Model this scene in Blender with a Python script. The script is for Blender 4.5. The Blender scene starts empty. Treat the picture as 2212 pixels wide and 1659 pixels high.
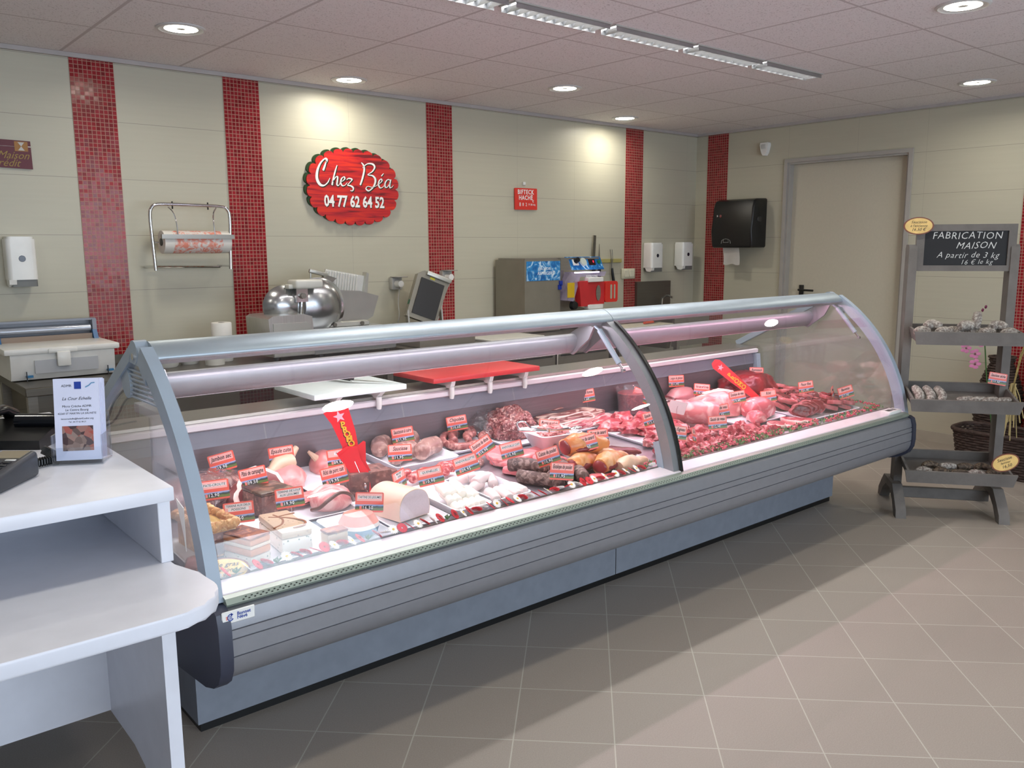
import bpy, bmesh, math, random
from mathutils import Vector, Matrix, noise
C = bpy.context.scene.collection
R = math.radians
rnd = random.Random(7)

# ---------------------------------------------------------------- camera
H = 2.45                                    # ceiling height
CAM = (-1.18254, -4.95126, 1.44885)
yaw, pitch, roll = 0.701896, -0.159197, -0.004551
fw = Vector((math.sin(yaw)*math.cos(pitch), math.cos(yaw)*math.cos(pitch), math.sin(pitch)))
rt = Vector((math.cos(yaw), -math.sin(yaw), 0)); up = rt.cross(fw)
r2 = rt*math.cos(roll) + up*math.sin(roll); u2 = -rt*math.sin(roll) + up*math.cos(roll)
cd = bpy.data.cameras.new('camera'); cam = bpy.data.objects.new('camera', cd); C.objects.link(cam)
cam.matrix_world = Matrix(((r2.x, u2.x, -fw.x, CAM[0]), (r2.y, u2.y, -fw.y, CAM[1]), (r2.z, u2.z, -fw.z, CAM[2]), (0, 0, 0, 1)))
cd.sensor_width = 36; cd.lens = 36*1834.99/2212; cd.clip_start = .05
bpy.context.scene.camera = cam

# ---------------------------------------------------------------- world, daylight, exposure
sc = bpy.context.scene
vs = sc.view_settings; vs.view_transform = 'Standard'; vs.look = 'None'; vs.gamma = 1; vs.use_curve_mapping = False
vs.exposure = 0.1
w = bpy.data.worlds.new('sky'); sc.world = w; w.use_nodes = True
w.node_tree.nodes['Background'].inputs[0].default_value = (.62, .76, 1, 1)
w.node_tree.nodes['Background'].inputs[1].default_value = 1.6

def area(name, loc, rot, sx, sy, energy, col, parent=None, spread=None, shape='RECTANGLE'):
    l = bpy.data.lights.new(name, 'AREA'); l.shape = shape; l.size = sx; l.size_y = sy; l.energy = energy; l.color = col
    if spread: l.spread = R(spread)
    o = bpy.data.objects.new(name, l); C.objects.link(o)
    o.location = loc; o.rotation_euler = rot
    if parent: o.parent = parent; o.location = Vector(loc) - wm(parent).translation
    return o
# daylight outside the shop window in the front wall
area('daylight_front', (.6, -8.3, 1.5), (R(-90), 0, R(180)), 5.0, 2.2, 172, (.78, .89, 1))

# ---------------------------------------------------------------- helpers
def wm(o):
    m = o.matrix_basis.copy()
    return wm(o.parent) @ m if o.parent else m
def tag(o, label, cat=None, group=None):
    if label: o['label'] = label
    if cat: o['category'] = cat
    if group: o['group'] = group
    return o
def thing(name, label, cat, loc=(0, 0, 0), rz=0, group=None):
    o = bpy.data.objects.new(name, None); C.objects.link(o); o.empty_display_size = .05
    o.location = loc; o.rotation_euler = (0, 0, rz)
    return tag(o, label, cat, group)

class MB:
    def __init__(s): s.v = []; s.f = []; s.mi = []
    def add(s, vs, fs, M=None, mi=0):
        n = len(s.v)
        for v in vs:
            v = Vector(v); s.v.append(M @ v if M is not None else v)
        for f in fs: s.f.append([i+n for i in f]); s.mi.append(mi)
        return s
    def box(s, x0, x1, y0, y1, z0, z1, M=None, mi=0):
        return s.add([(x0,y0,z0),(x1,y0,z0),(x1,y1,z0),(x0,y1,z0),(x0,y0,z1),(x1,y0,z1),(x1,y1,z1),(x0,y1,z1)],
            [(0,3,2,1),(4,5,6,7),(0,1,5,4),(1,2,6,5),(2,3,7,6),(3,0,4,7)], M, mi)
    def rbox(s, x0, x1, y0, y1, z0, z1, r=.005, seg=2, M=None, mi=0, only=None):
        b = bmesh.new(); bmesh.ops.create_cube(b, size=1)
        bmesh.ops.scale(b, vec=(x1-x0, y1-y0, z1-z0), verts=b.verts)
        bmesh.ops.translate(b, vec=((x0+x1)/2, (y0+y1)/2, (z0+z1)/2), verts=b.verts)
        es = b.edges[:]
        if only is not None: es = [e for e in es if abs((e.verts[0].co-e.verts[1].co).normalized()[only]) > .9]
        bmesh.ops.bevel(b, geom=es, offset=r, segments=seg, profile=.5, affect='EDGES')
        s.bm(b, M, mi); return s
    def bm(s, b, M=None, mi=0):
        b.verts.index_update()
        s.add([v.co.copy() for v in b.verts], [[v.index for v in f.verts] for f in b.faces], M, mi); b.free(); return s
    def prism(s, pts, ax, t0, t1, M=None, mi=0):
        # pts: outline in the two other axes (order x,y,z without ax), extruded along ax
        def P(a, b, t): return {0: (t, a, b), 1: (a, t, b), 2: (a, b, t)}[ax]
        n = len(pts); ar = sum(pts[i][0]*pts[(i+1) % n][1]-pts[(i+1) % n][0]*pts[i][1] for i in range(n))
        if ar < 0: pts = pts[::-1]
        if ax == 1: pts = pts[::-1]
        vs = [P(a, b, t0) for a, b in pts] + [P(a, b, t1) for a, b in pts]
        fs = [list(range(n))[::-1], list(range(n, 2*n))] + [(i, (i+1) % n, n+(i+1) % n, n+i) for i in range(n)]
        return s.add(vs, fs, M, mi)
    def lathe(s, prof, n=24, M=None, mi=0, ax=2, sx=1, sy=1):
        vs = []; fs = []; m = len(prof)
        for i in range(n):
            a = 2*math.pi*i/n
            for r, z in prof:
                p = (r*math.cos(a)*sx, r*math.sin(a)*sy, z)
                if ax == 0: p = (z, p[0], p[1])
                if ax == 1: p = (p[1], z, p[0])
                vs.append(p)
        for i in range(n):
            j = (i+1) % n
            for k in range(m-1): fs.append((i*m+k, j*m+k, j*m+k+1, i*m+k+1))
        if prof[0][0] > 1e-6: fs.append([i*m for i in range(n)][::-1])
        if prof[-1][0] > 1e-6: fs.append([i*m+m-1 for i in range(n)])
        return s.add(vs, fs, M, mi)
    def cyl(s, c, r, h, n=20, ax=2, M=None, mi=0):
        T = Matrix.Translation(c)
        return s.lathe([(r, 0), (r, h)], n, T if M is None else M @ T, mi, ax)
    def tube(s, pts, r, n=8, M=None, mi=0, cap=True, flat=1.0):
        pts = [Vector(p) for p in pts]; m = len(pts)
        rs = r if isinstance(r, (list, tuple)) else [r]*m
        vs = []; fs = []; prev = None
        for i, p in enumerate(pts):
            d = (pts[min(i+1, m-1)]-pts[max(i-1, 0)]).normalized()
            if prev is None:
                a = d.cross(Vector((0, 0, 1)));
                if a.length < .05: a = d.cross(Vector((1, 0, 0)))
                a.normalize()
            else: a = (prev - d*prev.dot(d)).normalized()
            prev = a; b = d.cross(a)
            for k in range(n):
                t = 2*math.pi*k/n
                vs.append(p + (a*math.cos(t) + b*math.sin(t)*flat)*rs[i])
        for i in range(m-1):
            for k in range(n): fs.append((i*n+k, i*n+(k+1) % n, (i+1)*n+(k+1) % n, (i+1)*n+k))
        if cap: fs.append(list(range(n))[::-1]); fs.append(list(range((m-1)*n, m*n)))
        return s.add(vs, fs, M, mi)
    def ico(s, c, rad, sub=2, M=None, mi=0, fn=None):
        b = bmesh.new(); bmesh.ops.create_icosphere(b, subdivisions=sub, radius=1)
        for v in b.verts:
            k = fn(v.co) if fn else 1
            v.co = Vector((v.co.x*rad[0]*k+c[0], v.co.y*rad[1]*k+c[1], v.co.z*rad[2]*k+c[2]))
        return s.bm(b, M, mi)
    def grid(s, fn, nu, nv, M=None, mi=0, thick=0):
        vs = [fn(i/nu, j/nv) for j in range(nv+1) for i in range(nu+1)]
        fs = [(j*(nu+1)+i, j*(nu+1)+i+1, (j+1)*(nu+1)+i+1, (j+1)*(nu+1)+i) for j in range(nv) for i in range(nu)]
        if thick:
            n = len(vs); N = nu+1
            vs += [(Vector(v)-Vector((0, 0, thick))) for v in vs]
            fs += [tuple(k+n for k in f[::-1]) for f in fs]
            bd = [i for i in range(nu+1)] + [j*N+nu for j in range(1, nv+1)] + [nv*N+i for i in range(nu-1, -1, -1)] + [j*N for j in range(nv-1, 0, -1)]
            for a in range(len(bd)):
                x, y = bd[a], bd[(a+1) % len(bd)]; fs.append((y, x, x+n, y+n))
        return s.add(vs, fs, M, mi)
    def build(s, name, mat, parent=None, world=True, angle=38, smooth=True):
        me = bpy.data.meshes.new(name); vs = s.v
        o = bpy.data.objects.new(name, me)
        if parent:
            o.parent = parent
            if world: I = wm(parent).inverted(); vs = [I @ v for v in vs]
        elif world:
            xs = [v.x for v in vs]; ys = [v.y for v in vs]; zs = [v.z for v in vs]
            c = Vector(((min(xs)+max(xs))/2, (min(ys)+max(ys))/2, min(zs)))
            vs = [v-c for v in vs]; o.location = c
        me.from_pydata([tuple(v) for v in vs], [], s.f)
        mats = mat if isinstance(mat, (list, tuple)) else [mat]
        for m in mats: me.materials.append(m)
        if len(mats) > 1: me.polygons.foreach_set('material_index', s.mi)
        if smooth:
            me.polygons.foreach_set('use_smooth', [True]*len(s.f))
            me.set_sharp_from_angle(angle=R(angle))
        me.update(); C.objects.link(o); return o
def struct(name, mb, m, **k):
    o = mb.build(name, m, **k); o['kind'] = 'structure'; return o
def copy_tree(o, parent=None):
    c = o.copy(); C.objects.link(c); c.parent = parent
    for ch in list(o.children): copy_tree(ch, c)
    return c
def rect_r(x0, x1, y0, y1, r, n=5):
    pts = []
    for cx, cy, a0 in ((x1-r, y1-r, 0), (x0+r, y1-r, 90), (x0+r, y0+r, 180), (x1-r, y0+r, 270)):
        for i in range(n+1):
            a = R(a0+90*i/n); pts.append((cx+r*math.cos(a), cy+r*math.sin(a)))
    return pts
def text(body, size, align='CENTER', shear=0, off=0, ext=.0004, sx=1, space=1, line=1):
    cu = bpy.data.curves.new('t', 'FONT'); cu.body = body; cu.size = size; cu.align_x = align; cu.align_y = 'CENTER'
    cu.shear = shear; cu.offset = off; cu.extrude = ext; cu.resolution_u = 2; cu.space_character = space; cu.space_line = line
    o = bpy.data.objects.new('t', cu); C.objects.link(o); dg = bpy.context.evaluated_depsgraph_get()
    me = bpy.data.meshes.new_from_object(o.evaluated_get(dg))
    mb = MB(); mb.add([(v.co.x*sx, v.co.y, v.co.z) for v in me.vertices], [list(p.vertices) for p in me.polygons])
    bpy.data.objects.remove(o); bpy.data.meshes.remove(me); bpy.data.curves.remove(cu)
    return mb
UP = Matrix.Rotation(R(90), 4, 'X')        # xy drawing -> xz wall facing -y
def T(x, y, z): return Matrix.Translation((x, y, z))
def RZ(a): return Matrix.Rotation(R(a), 4, 'Z')
def RX(a): return Matrix.Rotation(R(a), 4, 'X')
def RY(a): return Matrix.Rotation(R(a), 4, 'Y')

# ---------------------------------------------------------------- materials
def newmat(name):
    m = bpy.data.materials.new(name); m.use_nodes = True
    return m, m.node_tree, m.node_tree.nodes['Principled BSDF']
def nd(nt, t, **k):
    n = nt.nodes.new(t)
    for a, b in k.items(): setattr(n, a, b)
    return n
def lk(nt, a, b): nt.links.new(a, b)
def math_(nt, op, a, b=None, c=None):
    n = nd(nt, 'ShaderNodeMath', operation=op)
    for i, x in enumerate((a, b, c)):
        if x is None: continue
        if isinstance(x, (int, float)): n.inputs[i].default_value = x
        else: lk(nt, x, n.inputs[i])
    return n.outputs[0]
def mixc(nt, fac, a, b):
    n = nd(nt, 'ShaderNodeMix', data_type='RGBA')
    for i, x in ((0, fac), (6, a), (7, b)):
        if isinstance(x, (int, float)): n.inputs[i].default_value = x
        elif isinstance(x, tuple): n.inputs[i].default_value = (*x, 1) if len(x) == 3 else x
        else: lk(nt, x, n.inputs[i])
    return n.outputs[2]
def lin(c): return tuple((x/12.92 if x <= .04045 else ((x+.055)/1.055)**2.4) for x in (v/255 for v in c))
def M(name, rgb, rough=.5, metal=0, var=None, bump=None, coat=0, emis=None, alpha=None, trans=0, sss=0, spec=None):
    m, nt, b = newmat(name); c = lin(rgb)
    b.inputs['Base Color'].default_value = (*c, 1); b.inputs['Roughness'].default_value = rough; b.inputs['Metallic'].default_value = metal
    if coat: b.inputs['Coat Weight'].default_value = coat; b.inputs['Coat Roughness'].default_value = .08
    if trans: b.inputs['Transmission Weight'].default_value = trans
    if spec is not None: b.inputs['Specular IOR Level'].default_value = spec
    if alpha is not None: b.inputs['Alpha'].default_value = alpha
    if sss: b.inputs['Subsurface Weight'].default_value = sss; b.inputs['Subsurface Radius'].default_value = (.01, .004, .003)
    if emis: b.inputs['Emission Color'].default_value = (*lin(emis[0]), 1); b.inputs['Emission Strength'].default_value = emis[1]
    tc = nd(nt, 'ShaderNodeTexCoord').outputs['Object']
    if var or bump is None:
        n = nd(nt, 'ShaderNodeTexNoise'); lk(nt, tc, n.inputs['Vector'])
        s_, a_ = var or (9, .05)
        n.inputs['Scale'].default_value = s_; n.inputs['Detail'].default_value = 4
        k = [max(0, x*(1-a_)) for x in c]; l = [min(1, x*(1+a_)) for x in c]
        mr = nd(nt, 'ShaderNodeMapRange'); lk(nt, n.outputs[0], mr.inputs[0]); mr.inputs[1].default_value = .3; mr.inputs[2].default_value = .7
        lk(nt, mixc(nt, mr.outputs[0], tuple(k), tuple(l)), b.inputs['Base Color'])
    if bump:
        n2 = nd(nt, 'ShaderNodeTexNoise'); lk(nt, tc, n2.inputs['Vector']); n2.inputs['Scale'].default_value = bump[0]; n2.inputs['Detail'].default_value = 5
        bp = nd(nt, 'ShaderNodeBump'); bp.inputs['Strength'].default_value = bump[1]; bp.inputs['Distance'].default_value = bump[2] if len(bump) > 2 else .002
        lk(nt, n2.outputs[0], bp.inputs['Height']); lk(nt, bp.outputs[0], b.inputs['Normal'])
    return m
def brushed(name, rgb, rough=.3, axis=0):
    m, nt, b = newmat(name); c = lin(rgb)
    b.inputs['Metallic'].default_value = .72; b.inputs['Roughness'].default_value = rough
    tc = nd(nt, 'ShaderNodeTexCoord').outputs['Object']; mp = nd(nt, 'ShaderNodeMapping'); lk(nt, tc, mp.inputs[0])
    s = [160, 160, 160]; s[axis] = 3; mp.inputs['Scale'].default_value = s
    n = nd(nt, 'ShaderNodeTexNoise'); n.inputs['Scale'].default_value = 1; lk(nt, mp.outputs[0], n.inputs['Vector'])
    lk(nt, mixc(nt, n.outputs[0], tuple(x*.8 for x in c), tuple(min(1, x*1.15) for x in c)), b.inputs['Base Color'])
    bp = nd(nt, 'ShaderNodeBump'); bp.inputs['Strength'].default_value = .08; bp.inputs['Distance'].default_value = .001
    lk(nt, n.outputs[0], bp.inputs['Height']); lk(nt, bp.outputs[0], b.inputs['Normal'])
    return m
def glassmat(name, tint=(1, 1, 1), refl=1.0, rough=0.0, alpha=0.0):
    # clear pane: fresnel reflection over transparency
    m, nt, b = newmat(name); nt.nodes.remove(b); out = nt.nodes['Material Output']
    tr = nd(nt, 'ShaderNodeBsdfTransparent'); tr.inputs[0].default_value = (*tint, 1)
    gl = nd(nt, 'ShaderNodeBsdfGlossy'); gl.inputs['Roughness'].default_value = rough; gl.inputs[0].default_value = (1, 1, 1, 1)
    geo = nd(nt, 'ShaderNodeNewGeometry'); dt = nd(nt, 'ShaderNodeVectorMath', operation='DOT_PRODUCT'); dt.name = 'facing'
    lk(nt, geo.outputs['Normal'], dt.inputs[0]); lk(nt, geo.outputs['Incoming'], dt.inputs[1])
    f5 = math_(nt, 'POWER', math_(nt, 'SUBTRACT', 1, math_(nt, 'ABSOLUTE', dt.outputs['Value'])), 5)
    ad = math_(nt, 'MINIMUM', math_(nt, 'MULTIPLY', math_(nt, 'ADD', math_(nt, 'MULTIPLY', f5, .96), .04), refl), 1)
    mx = nd(nt, 'ShaderNodeMixShader'); lk(nt, ad, mx.inputs[0]); lk(nt, tr.outputs[0], mx.inputs[1]); lk(nt, gl.outputs[0], mx.inputs[2])
    last = mx.outputs[0]
    if alpha:
        df = nd(nt, 'ShaderNodeBsdfDiffuse'); df.inputs[0].default_value = (.8, .85, .9, 1)
        m2 = nd(nt, 'ShaderNodeMixShader'); m2.inputs[0].default_value = alpha; lk(nt, last, m2.inputs[1]); lk(nt, df.outputs[0], m2.inputs[2]); last = m2.outputs[0]
    lk(nt, last, out.inputs[0]); return m
def film(name):
    # crinkled clear plastic wrap
    m = glassmat(name, (1, 1, 1), 2.2, .12); nt = m.node_tree
    tc = nd(nt, 'ShaderNodeTexCoord').outputs['Object']; n = nd(nt, 'ShaderNodeTexNoise'); n.inputs['Scale'].default_value = 55; n.inputs['Detail'].default_value = 3
    lk(nt, tc, n.inputs['Vector']); bp = nd(nt, 'ShaderNodeBump'); bp.inputs['Strength'].default_value = .9; bp.inputs['Distance'].default_value = .01
    lk(nt, n.outputs[0], bp.inputs['Height'])
    for x in nt.nodes:
        if x.type == 'BSDF_GLOSSY': lk(nt, bp.outputs[0], x.inputs['Normal'])
    lk(nt, bp.outputs[0], nt.nodes['facing'].inputs[0])
    return m
def grid_line(nt, val, off, per, wd):
    # 1 on the joint lines of a repeating pattern
    f = math_(nt, 'FRACT', math_(nt, 'DIVIDE', math_(nt, 'SUBTRACT', val, off), per))
    d = math_(nt, 'ABSOLUTE', math_(nt, 'SUBTRACT', f, .5))
    return math_(nt, 'GREATER_THAN', d, .5-wd/per/2)
def wall_mat(name, axis, joints):
    m, nt, b = newmat(name); pos = nd(nt, 'ShaderNodeNewGeometry').outputs['Position']
    sp = nd(nt, 'ShaderNodeSeparateXYZ'); lk(nt, pos, sp.inputs[0])
    h = grid_line(nt, sp.outputs[2], .0275, .2995, .0028)
    for j in joints:
        d = math_(nt, 'LESS_THAN', math_(nt, 'ABSOLUTE', math_(nt, 'SUBTRACT', sp.outputs[axis], j)), .0011)
        h = math_(nt, 'MAXIMUM', h, math_(nt, 'MULTIPLY', d, .55))
    mp = nd(nt, 'ShaderNodeMapping'); lk(nt, pos, mp.inputs[0]); mp.inputs['Scale'].default_value = (1.2, 1.2, 26)
    n = nd(nt, 'ShaderNodeTexNoise'); n.inputs['Scale'].default_value = 2; n.inputs['Detail'].default_value = 5; lk(nt, mp.outputs[0], n.inputs['Vector'])
    c = mixc(nt, n.outputs[0], lin((184, 180, 161)), lin((192, 188, 169)))
    lk(nt, mixc(nt, h, c, lin((150, 144, 130))), b.inputs['Base Color'])
    b.inputs['Roughness'].default_value = .42
    return m
def mosaic_mat(name, axis, off):
    m, nt, b = newmat(name); pos = nd(nt, 'ShaderNodeNewGeometry').outputs['Position']
    sp = nd(nt, 'ShaderNodeSeparateXYZ'); lk(nt, pos, sp.inputs[0]); P = .0218
    g = math_(nt, 'MAXIMUM', grid_line(nt, sp.outputs[axis], off, P, .0032), grid_line(nt, sp.outputs[2], 0, P, .0032))
    cx = math_(nt, 'FLOOR', math_(nt, 'DIVIDE', math_(nt, 'SUBTRACT', sp.outputs[axis], off), P)); cz = math_(nt, 'FLOOR', math_(nt, 'DIVIDE', sp.outputs[2], P))
    cb = nd(nt, 'ShaderNodeCombineXYZ'); lk(nt, cx, cb.inputs[0]); lk(nt, cz, cb.inputs[1])
    wn = nd(nt, 'ShaderNodeTexWhiteNoise', noise_dimensions='2D'); lk(nt, cb.outputs[0], wn.inputs['Vector'])
    c = mixc(nt, wn.outputs[0], lin((120, 16, 24)), lin((158, 40, 48)))
    lk(nt, mixc(nt, g, c, lin((172, 132, 116))), b.inputs['Base Color'])
    lk(nt, math_(nt, 'ADD', math_(nt, 'MULTIPLY', g, .45), .17), b.inputs['Roughness'])
    # every glass tessera sits at a slightly different angle
    geo = nd(nt, 'ShaderNodeNewGeometry'); vm = nd(nt, 'ShaderNodeVectorMath', operation='SUBTRACT'); lk(nt, wn.outputs[1], vm.inputs[0]); vm.inputs[1].default_value = (.5, .5, .5)
    v2 = nd(nt, 'ShaderNodeVectorMath', operation='SCALE'); lk(nt, vm.outputs[0], v2.inputs[0]); v2.inputs['Scale'].default_value = .05
    v3 = nd(nt, 'ShaderNodeVectorMath', operation='ADD'); lk(nt, v2.outputs[0], v3.inputs[0]); lk(nt, geo.outputs['Normal'], v3.inputs[1])
    b.inputs['Specular IOR Level'].default_value = .32
    v4 = nd(nt, 'ShaderNodeVectorMath', operation='NORMALIZE'); lk(nt, v3.outputs[0], v4.inputs[0]); lk(nt, v4.outputs[0], b.inputs['Normal'])
    return m
def floor_mat():
    m, nt, b = newmat('floor_tiles'); pos = nd(nt, 'ShaderNodeNewGeometry').outputs['Position']
    sp = nd(nt, 'ShaderNodeSeparateXYZ'); lk(nt, pos, sp.inputs[0]); s2 = math.sqrt(.5)
    a = math_(nt, 'MULTIPLY', math_(nt, 'ADD', sp.outputs[0], sp.outputs[1]), s2); bb = math_(nt, 'MULTIPLY', math_(nt, 'SUBTRACT', sp.outputs[0], sp.outputs[1]), s2)
    h = math_(nt, 'MAXIMUM', grid_line(nt, a, -1.413, .3, .004), grid_line(nt, bb, 2.77, .3008, .004))
    n = nd(nt, 'ShaderNodeTexNoise'); n.inputs['Scale'].default_value = 260; n.inputs['Detail'].default_value = 2; lk(nt, pos, n.inputs['Vector'])
    cb = nd(nt, 'ShaderNodeCombineXYZ'); lk(nt, math_(nt, 'FLOOR', math_(nt, 'DIVIDE', math_(nt, 'ADD', a, 1.413), .3)), cb.inputs[0]); lk(nt, math_(nt, 'FLOOR', math_(nt, 'DIVIDE', math_(nt, 'SUBTRACT', bb, 2.77), .3008)), cb.inputs[1])
    wn = nd(nt, 'ShaderNodeTexWhiteNoise', noise_dimensions='2D'); lk(nt, cb.outputs[0], wn.inputs['Vector'])
    c = mixc(nt, n.outputs[0], lin((140, 131, 121)), lin((170, 160, 149)))
    c = mixc(nt, math_(nt, 'MULTIPLY', wn.outputs[0], .22), c, lin((142, 133, 123)))
    lk(nt, mixc(nt, h, c, lin((182, 178, 166))), b.inputs['Base Color']); b.inputs['Roughness'].default_value = .5
    return m
def ceil_mat():
    m, nt, b = newmat('ceiling_tiles'); pos = nd(nt, 'ShaderNodeNewGeometry').outputs['Position']
    sp = nd(nt, 'ShaderNodeSeparateXYZ'); lk(nt, pos, sp.inputs[0])
    h = math_(nt, 'MAXIMUM', grid_line(nt, sp.outputs[0], 0, .6, .016), grid_line(nt, sp.outputs[1], 0, .6, .012))
    n = nd(nt, 'ShaderNodeTexNoise'); n.inputs['Scale'].default_value = 150; n.inputs['Detail'].default_value = 3; lk(nt, pos, n.inputs['Vector'])
    r = nd(nt, 'ShaderNodeMapRange'); lk(nt, n.outputs[0], r.inputs[0]); r.inputs[1].default_value = .33; r.inputs[2].default_value = .42
    c = mixc(nt, r.outputs[0], lin((186, 180, 182)), lin((228, 224, 226)))
    lk(nt, mixc(nt, h, c, lin((192, 184, 186))), b.inputs['Base Color']); b.inputs['Roughness'].default_value = .85
    bp = nd(nt, 'ShaderNodeBump'); bp.inputs['Strength'].default_value = .4; bp.inputs['Distance'].default_value = .003
    lk(nt, math_(nt, 'SUBTRACT', 1, h), bp.inputs['Height']); lk(nt, bp.outputs[0], b.inputs['Normal'])
    return m
def meat(name, lean, fat, scale=25, thr=.55, soft=.08, rough=.3, dist=1.2, sss=.05, stretch=(1, 1, 1), lean2=None):
    m, nt, b = newmat(name); tc = nd(nt, 'ShaderNodeTexCoord').outputs['Object']
    mp = nd(nt, 'ShaderNodeMapping'); lk(nt, tc, mp.inputs[0]); mp.inputs['Scale'].default_value = stretch
    oi = nd(nt, 'ShaderNodeObjectInfo'); ad = nd(nt, 'ShaderNodeVectorMath', operation='ADD'); lk(nt, mp.outputs[0], ad.inputs[0])
    sc_ = math_(nt, 'MULTIPLY', oi.outputs['Random'], 20); cb = nd(nt, 'ShaderNodeCombineXYZ'); lk(nt, sc_, cb.inputs[0]); lk(nt, sc_, cb.inputs[1]); lk(nt, cb.outputs[0], ad.inputs[1])
    n = nd(nt, 'ShaderNodeTexNoise'); n.inputs['Scale'].default_value = scale; n.inputs['Detail'].default_value = 4; n.inputs['Distortion'].default_value = dist; lk(nt, ad.outputs[0], n.inputs['Vector'])
    r = nd(nt, 'ShaderNodeMapRange'); lk(nt, n.outputs[0], r.inputs[0]); r.inputs[1].default_value = thr-soft; r.inputs[2].default_value = thr+soft
    n3 = nd(nt, 'ShaderNodeTexNoise'); n3.inputs['Scale'].default_value = scale*.45; lk(nt, ad.outputs[0], n3.inputs['Vector'])
    l = lin(lean); l2 = lin(lean2) if lean2 else tuple(x*.62 for x in l)
    r3 = nd(nt, 'ShaderNodeMapRange'); lk(nt, n3.outputs[0], r3.inputs[0]); r3.inputs[1].default_value = .35; r3.inputs[2].default_value = .6
    c = mixc(nt, r3.outputs[0], l2, l)
    lk(nt, mixc(nt, r.outputs[0], c, lin(fat)), b.inputs['Base Color']); b.inputs['Roughness'].default_value = rough
    b.inputs['Subsurface Weight'].default_value = sss; b.inputs['Subsurface Radius'].default_value = (.012, .004, .003)
    bp = nd(nt, 'ShaderNodeBump'); bp.inputs['Strength'].default_value = .5; bp.inputs['Distance'].default_value = .004
    lk(nt, n.outputs[0], bp.inputs['Height']); lk(nt, bp.outputs[0], b.inputs['Normal'])
    return m

mWallB = wall_mat('wall_tiles_back', 0, [-.56, 1.667, 3.09, 3.69, 5.1])
mWallR = wall_mat('wall_tiles_side', 1, [-.91, -1.51, -2.04, -.35-3])
mFloor = floor_mat(); mCeil = ceil_mat()
mPlain = M('plain_white_paint', (196, 192, 186), .6)
mSteel = brushed('brushed_steel', (150, 146, 138), .32)
mSteelD = brushed('dull_steel', (112, 108, 100), .42)
mSatin = M('satin_steel_sheet', (136, 131, 118), .42, .35)
mAluN = M('cast_aluminium_neutral', (186, 186, 178), .35, .6)
mChrome = M('chrome', (215, 215, 215), .12, 1)
mCase = M('case_grey_paint', (134, 135, 140), .42, .35, (30, .03))
mCaseL = M('case_light_grey_plastic', (150, 164, 178), .38)
mCaseIn = M('case_inner_grey', (112, 112, 124), .45)
mBlue = M('case_base_blue_grey', (128, 134, 144), .5, .1, (20, .06))
mCap = M('dark_bumper_plastic', (52, 56, 72), .4)
mAlu = M('anodised_aluminium', (160, 172, 180), .42, .55)
mGreenAlu = M('perforated_aluminium', (160, 172, 160), .4, .5)
mLedge = M('white_ledge_plastic', (222, 214, 218), .35)
mWhite = M('white_laminate', (222, 224, 232), .35, 0, (14, .03))
mWhiteP = M('white_plastic', (228, 228, 224), .3)
mTray = M('white_melamine_tray', (236, 238, 244), .2)
mGreyP = M('grey_plastic', (110, 112, 110), .45)
mBlack = M('black_plastic', (18, 19, 20), .35)
mBlackG = M('glossy_black_plastic', (14, 16, 22), .15)
mDoor = M('door_paint', (196, 190, 172), .5, 0, (60, .02), (250, .12))
mFrame = M('door_frame_paint', (168, 164, 158), .4)
mRed = M('red_board_plastic', (196, 44, 48), .4, 0, (7, .12))
mBoardW = M('white_board_plastic', (224, 234, 236), .35, 0, (40, .03))
mGlass = glassmat('curved_glass', (.985, .995, .99), 1.0)
mGlassE = glassmat('end_glass', (.95, .96, .95), 1.5, .04, .05)
mClear = glassmat('clear_acrylic', (.96, .98, 1), 1.6)
mFilm = film('clear_film')
mMirror = M('polished_reflector', (176, 178, 180), .22, .9)
mText = M('black_print', (22, 22, 26), .6)
mWhiteT = M('white_print', (240, 240, 238), .5)

# ---------------------------------------------------------------- room
struct('floor', MB().box(-4, 5.36, -8, .03, -.05, 0), mFloor, smooth=False)
cl = MB()
cl.box(-4, 5.24, -8, .03, H, H+.06)
struct('ceiling', cl, mCeil, smooth=False)
struct('wall_back', MB().box(-4, 5.29, .03, .13, 0, H+.06), mWallB, smooth=False)
# right wall with door recess (opening y -1.93..-.905, z 0..2.12)
wr = MB(); wr.box(5.24, 5.40, -.905, .13, 0, H+.06); wr.box(5.24, 5.40, -8, -1.93, 0, H+.06); wr.box(5.24, 5.40, -1.93, -.905, 2.14, H+.06)
struct('wall_right', wr, mWallR, smooth=False)
wl = MB(); wl.box(-4.1, -4, -8, .03, 0, H)
struct('wall_left', wl, mPlain, smooth=False)
wf = MB(); wf.box(-4.1, -2.2, -8.1, -8, 0, H); wf.box(3.4, 5.4, -8.1, -8, 0, H); wf.box(-2.2, 3.4, -8.1, -8, 0, .3); wf.box(-2.2, 3.4, -8.1, -8, 2.35, H)
struct('wall_front', wf, mPlain, smooth=False)
mWin = glassmat('window_glass', (1, 1, 1), 1)
struct('window_1', MB().box(-2.2, 3.4, -8.06, -8.05, .3, 2.35), mWin)
# ceiling edge angle and skirting
struct('trim_1', MB().box(-4, 5.24, .005, .03, H-.022, H), M('edge_angle', (176, 170, 168), .5), smooth=False)
struct('trim_2', MB().box(5.215, 5.24, -8, .03, H-.022, H), M('edge_angle_side', (176, 170, 168), .5), smooth=False)
struct('baseboard_right', MB().box(5.228, 5.24, -8, -1.975, 0, .075), M('skirting_tile', (176, 170, 156), .45), smooth=False)
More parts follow.
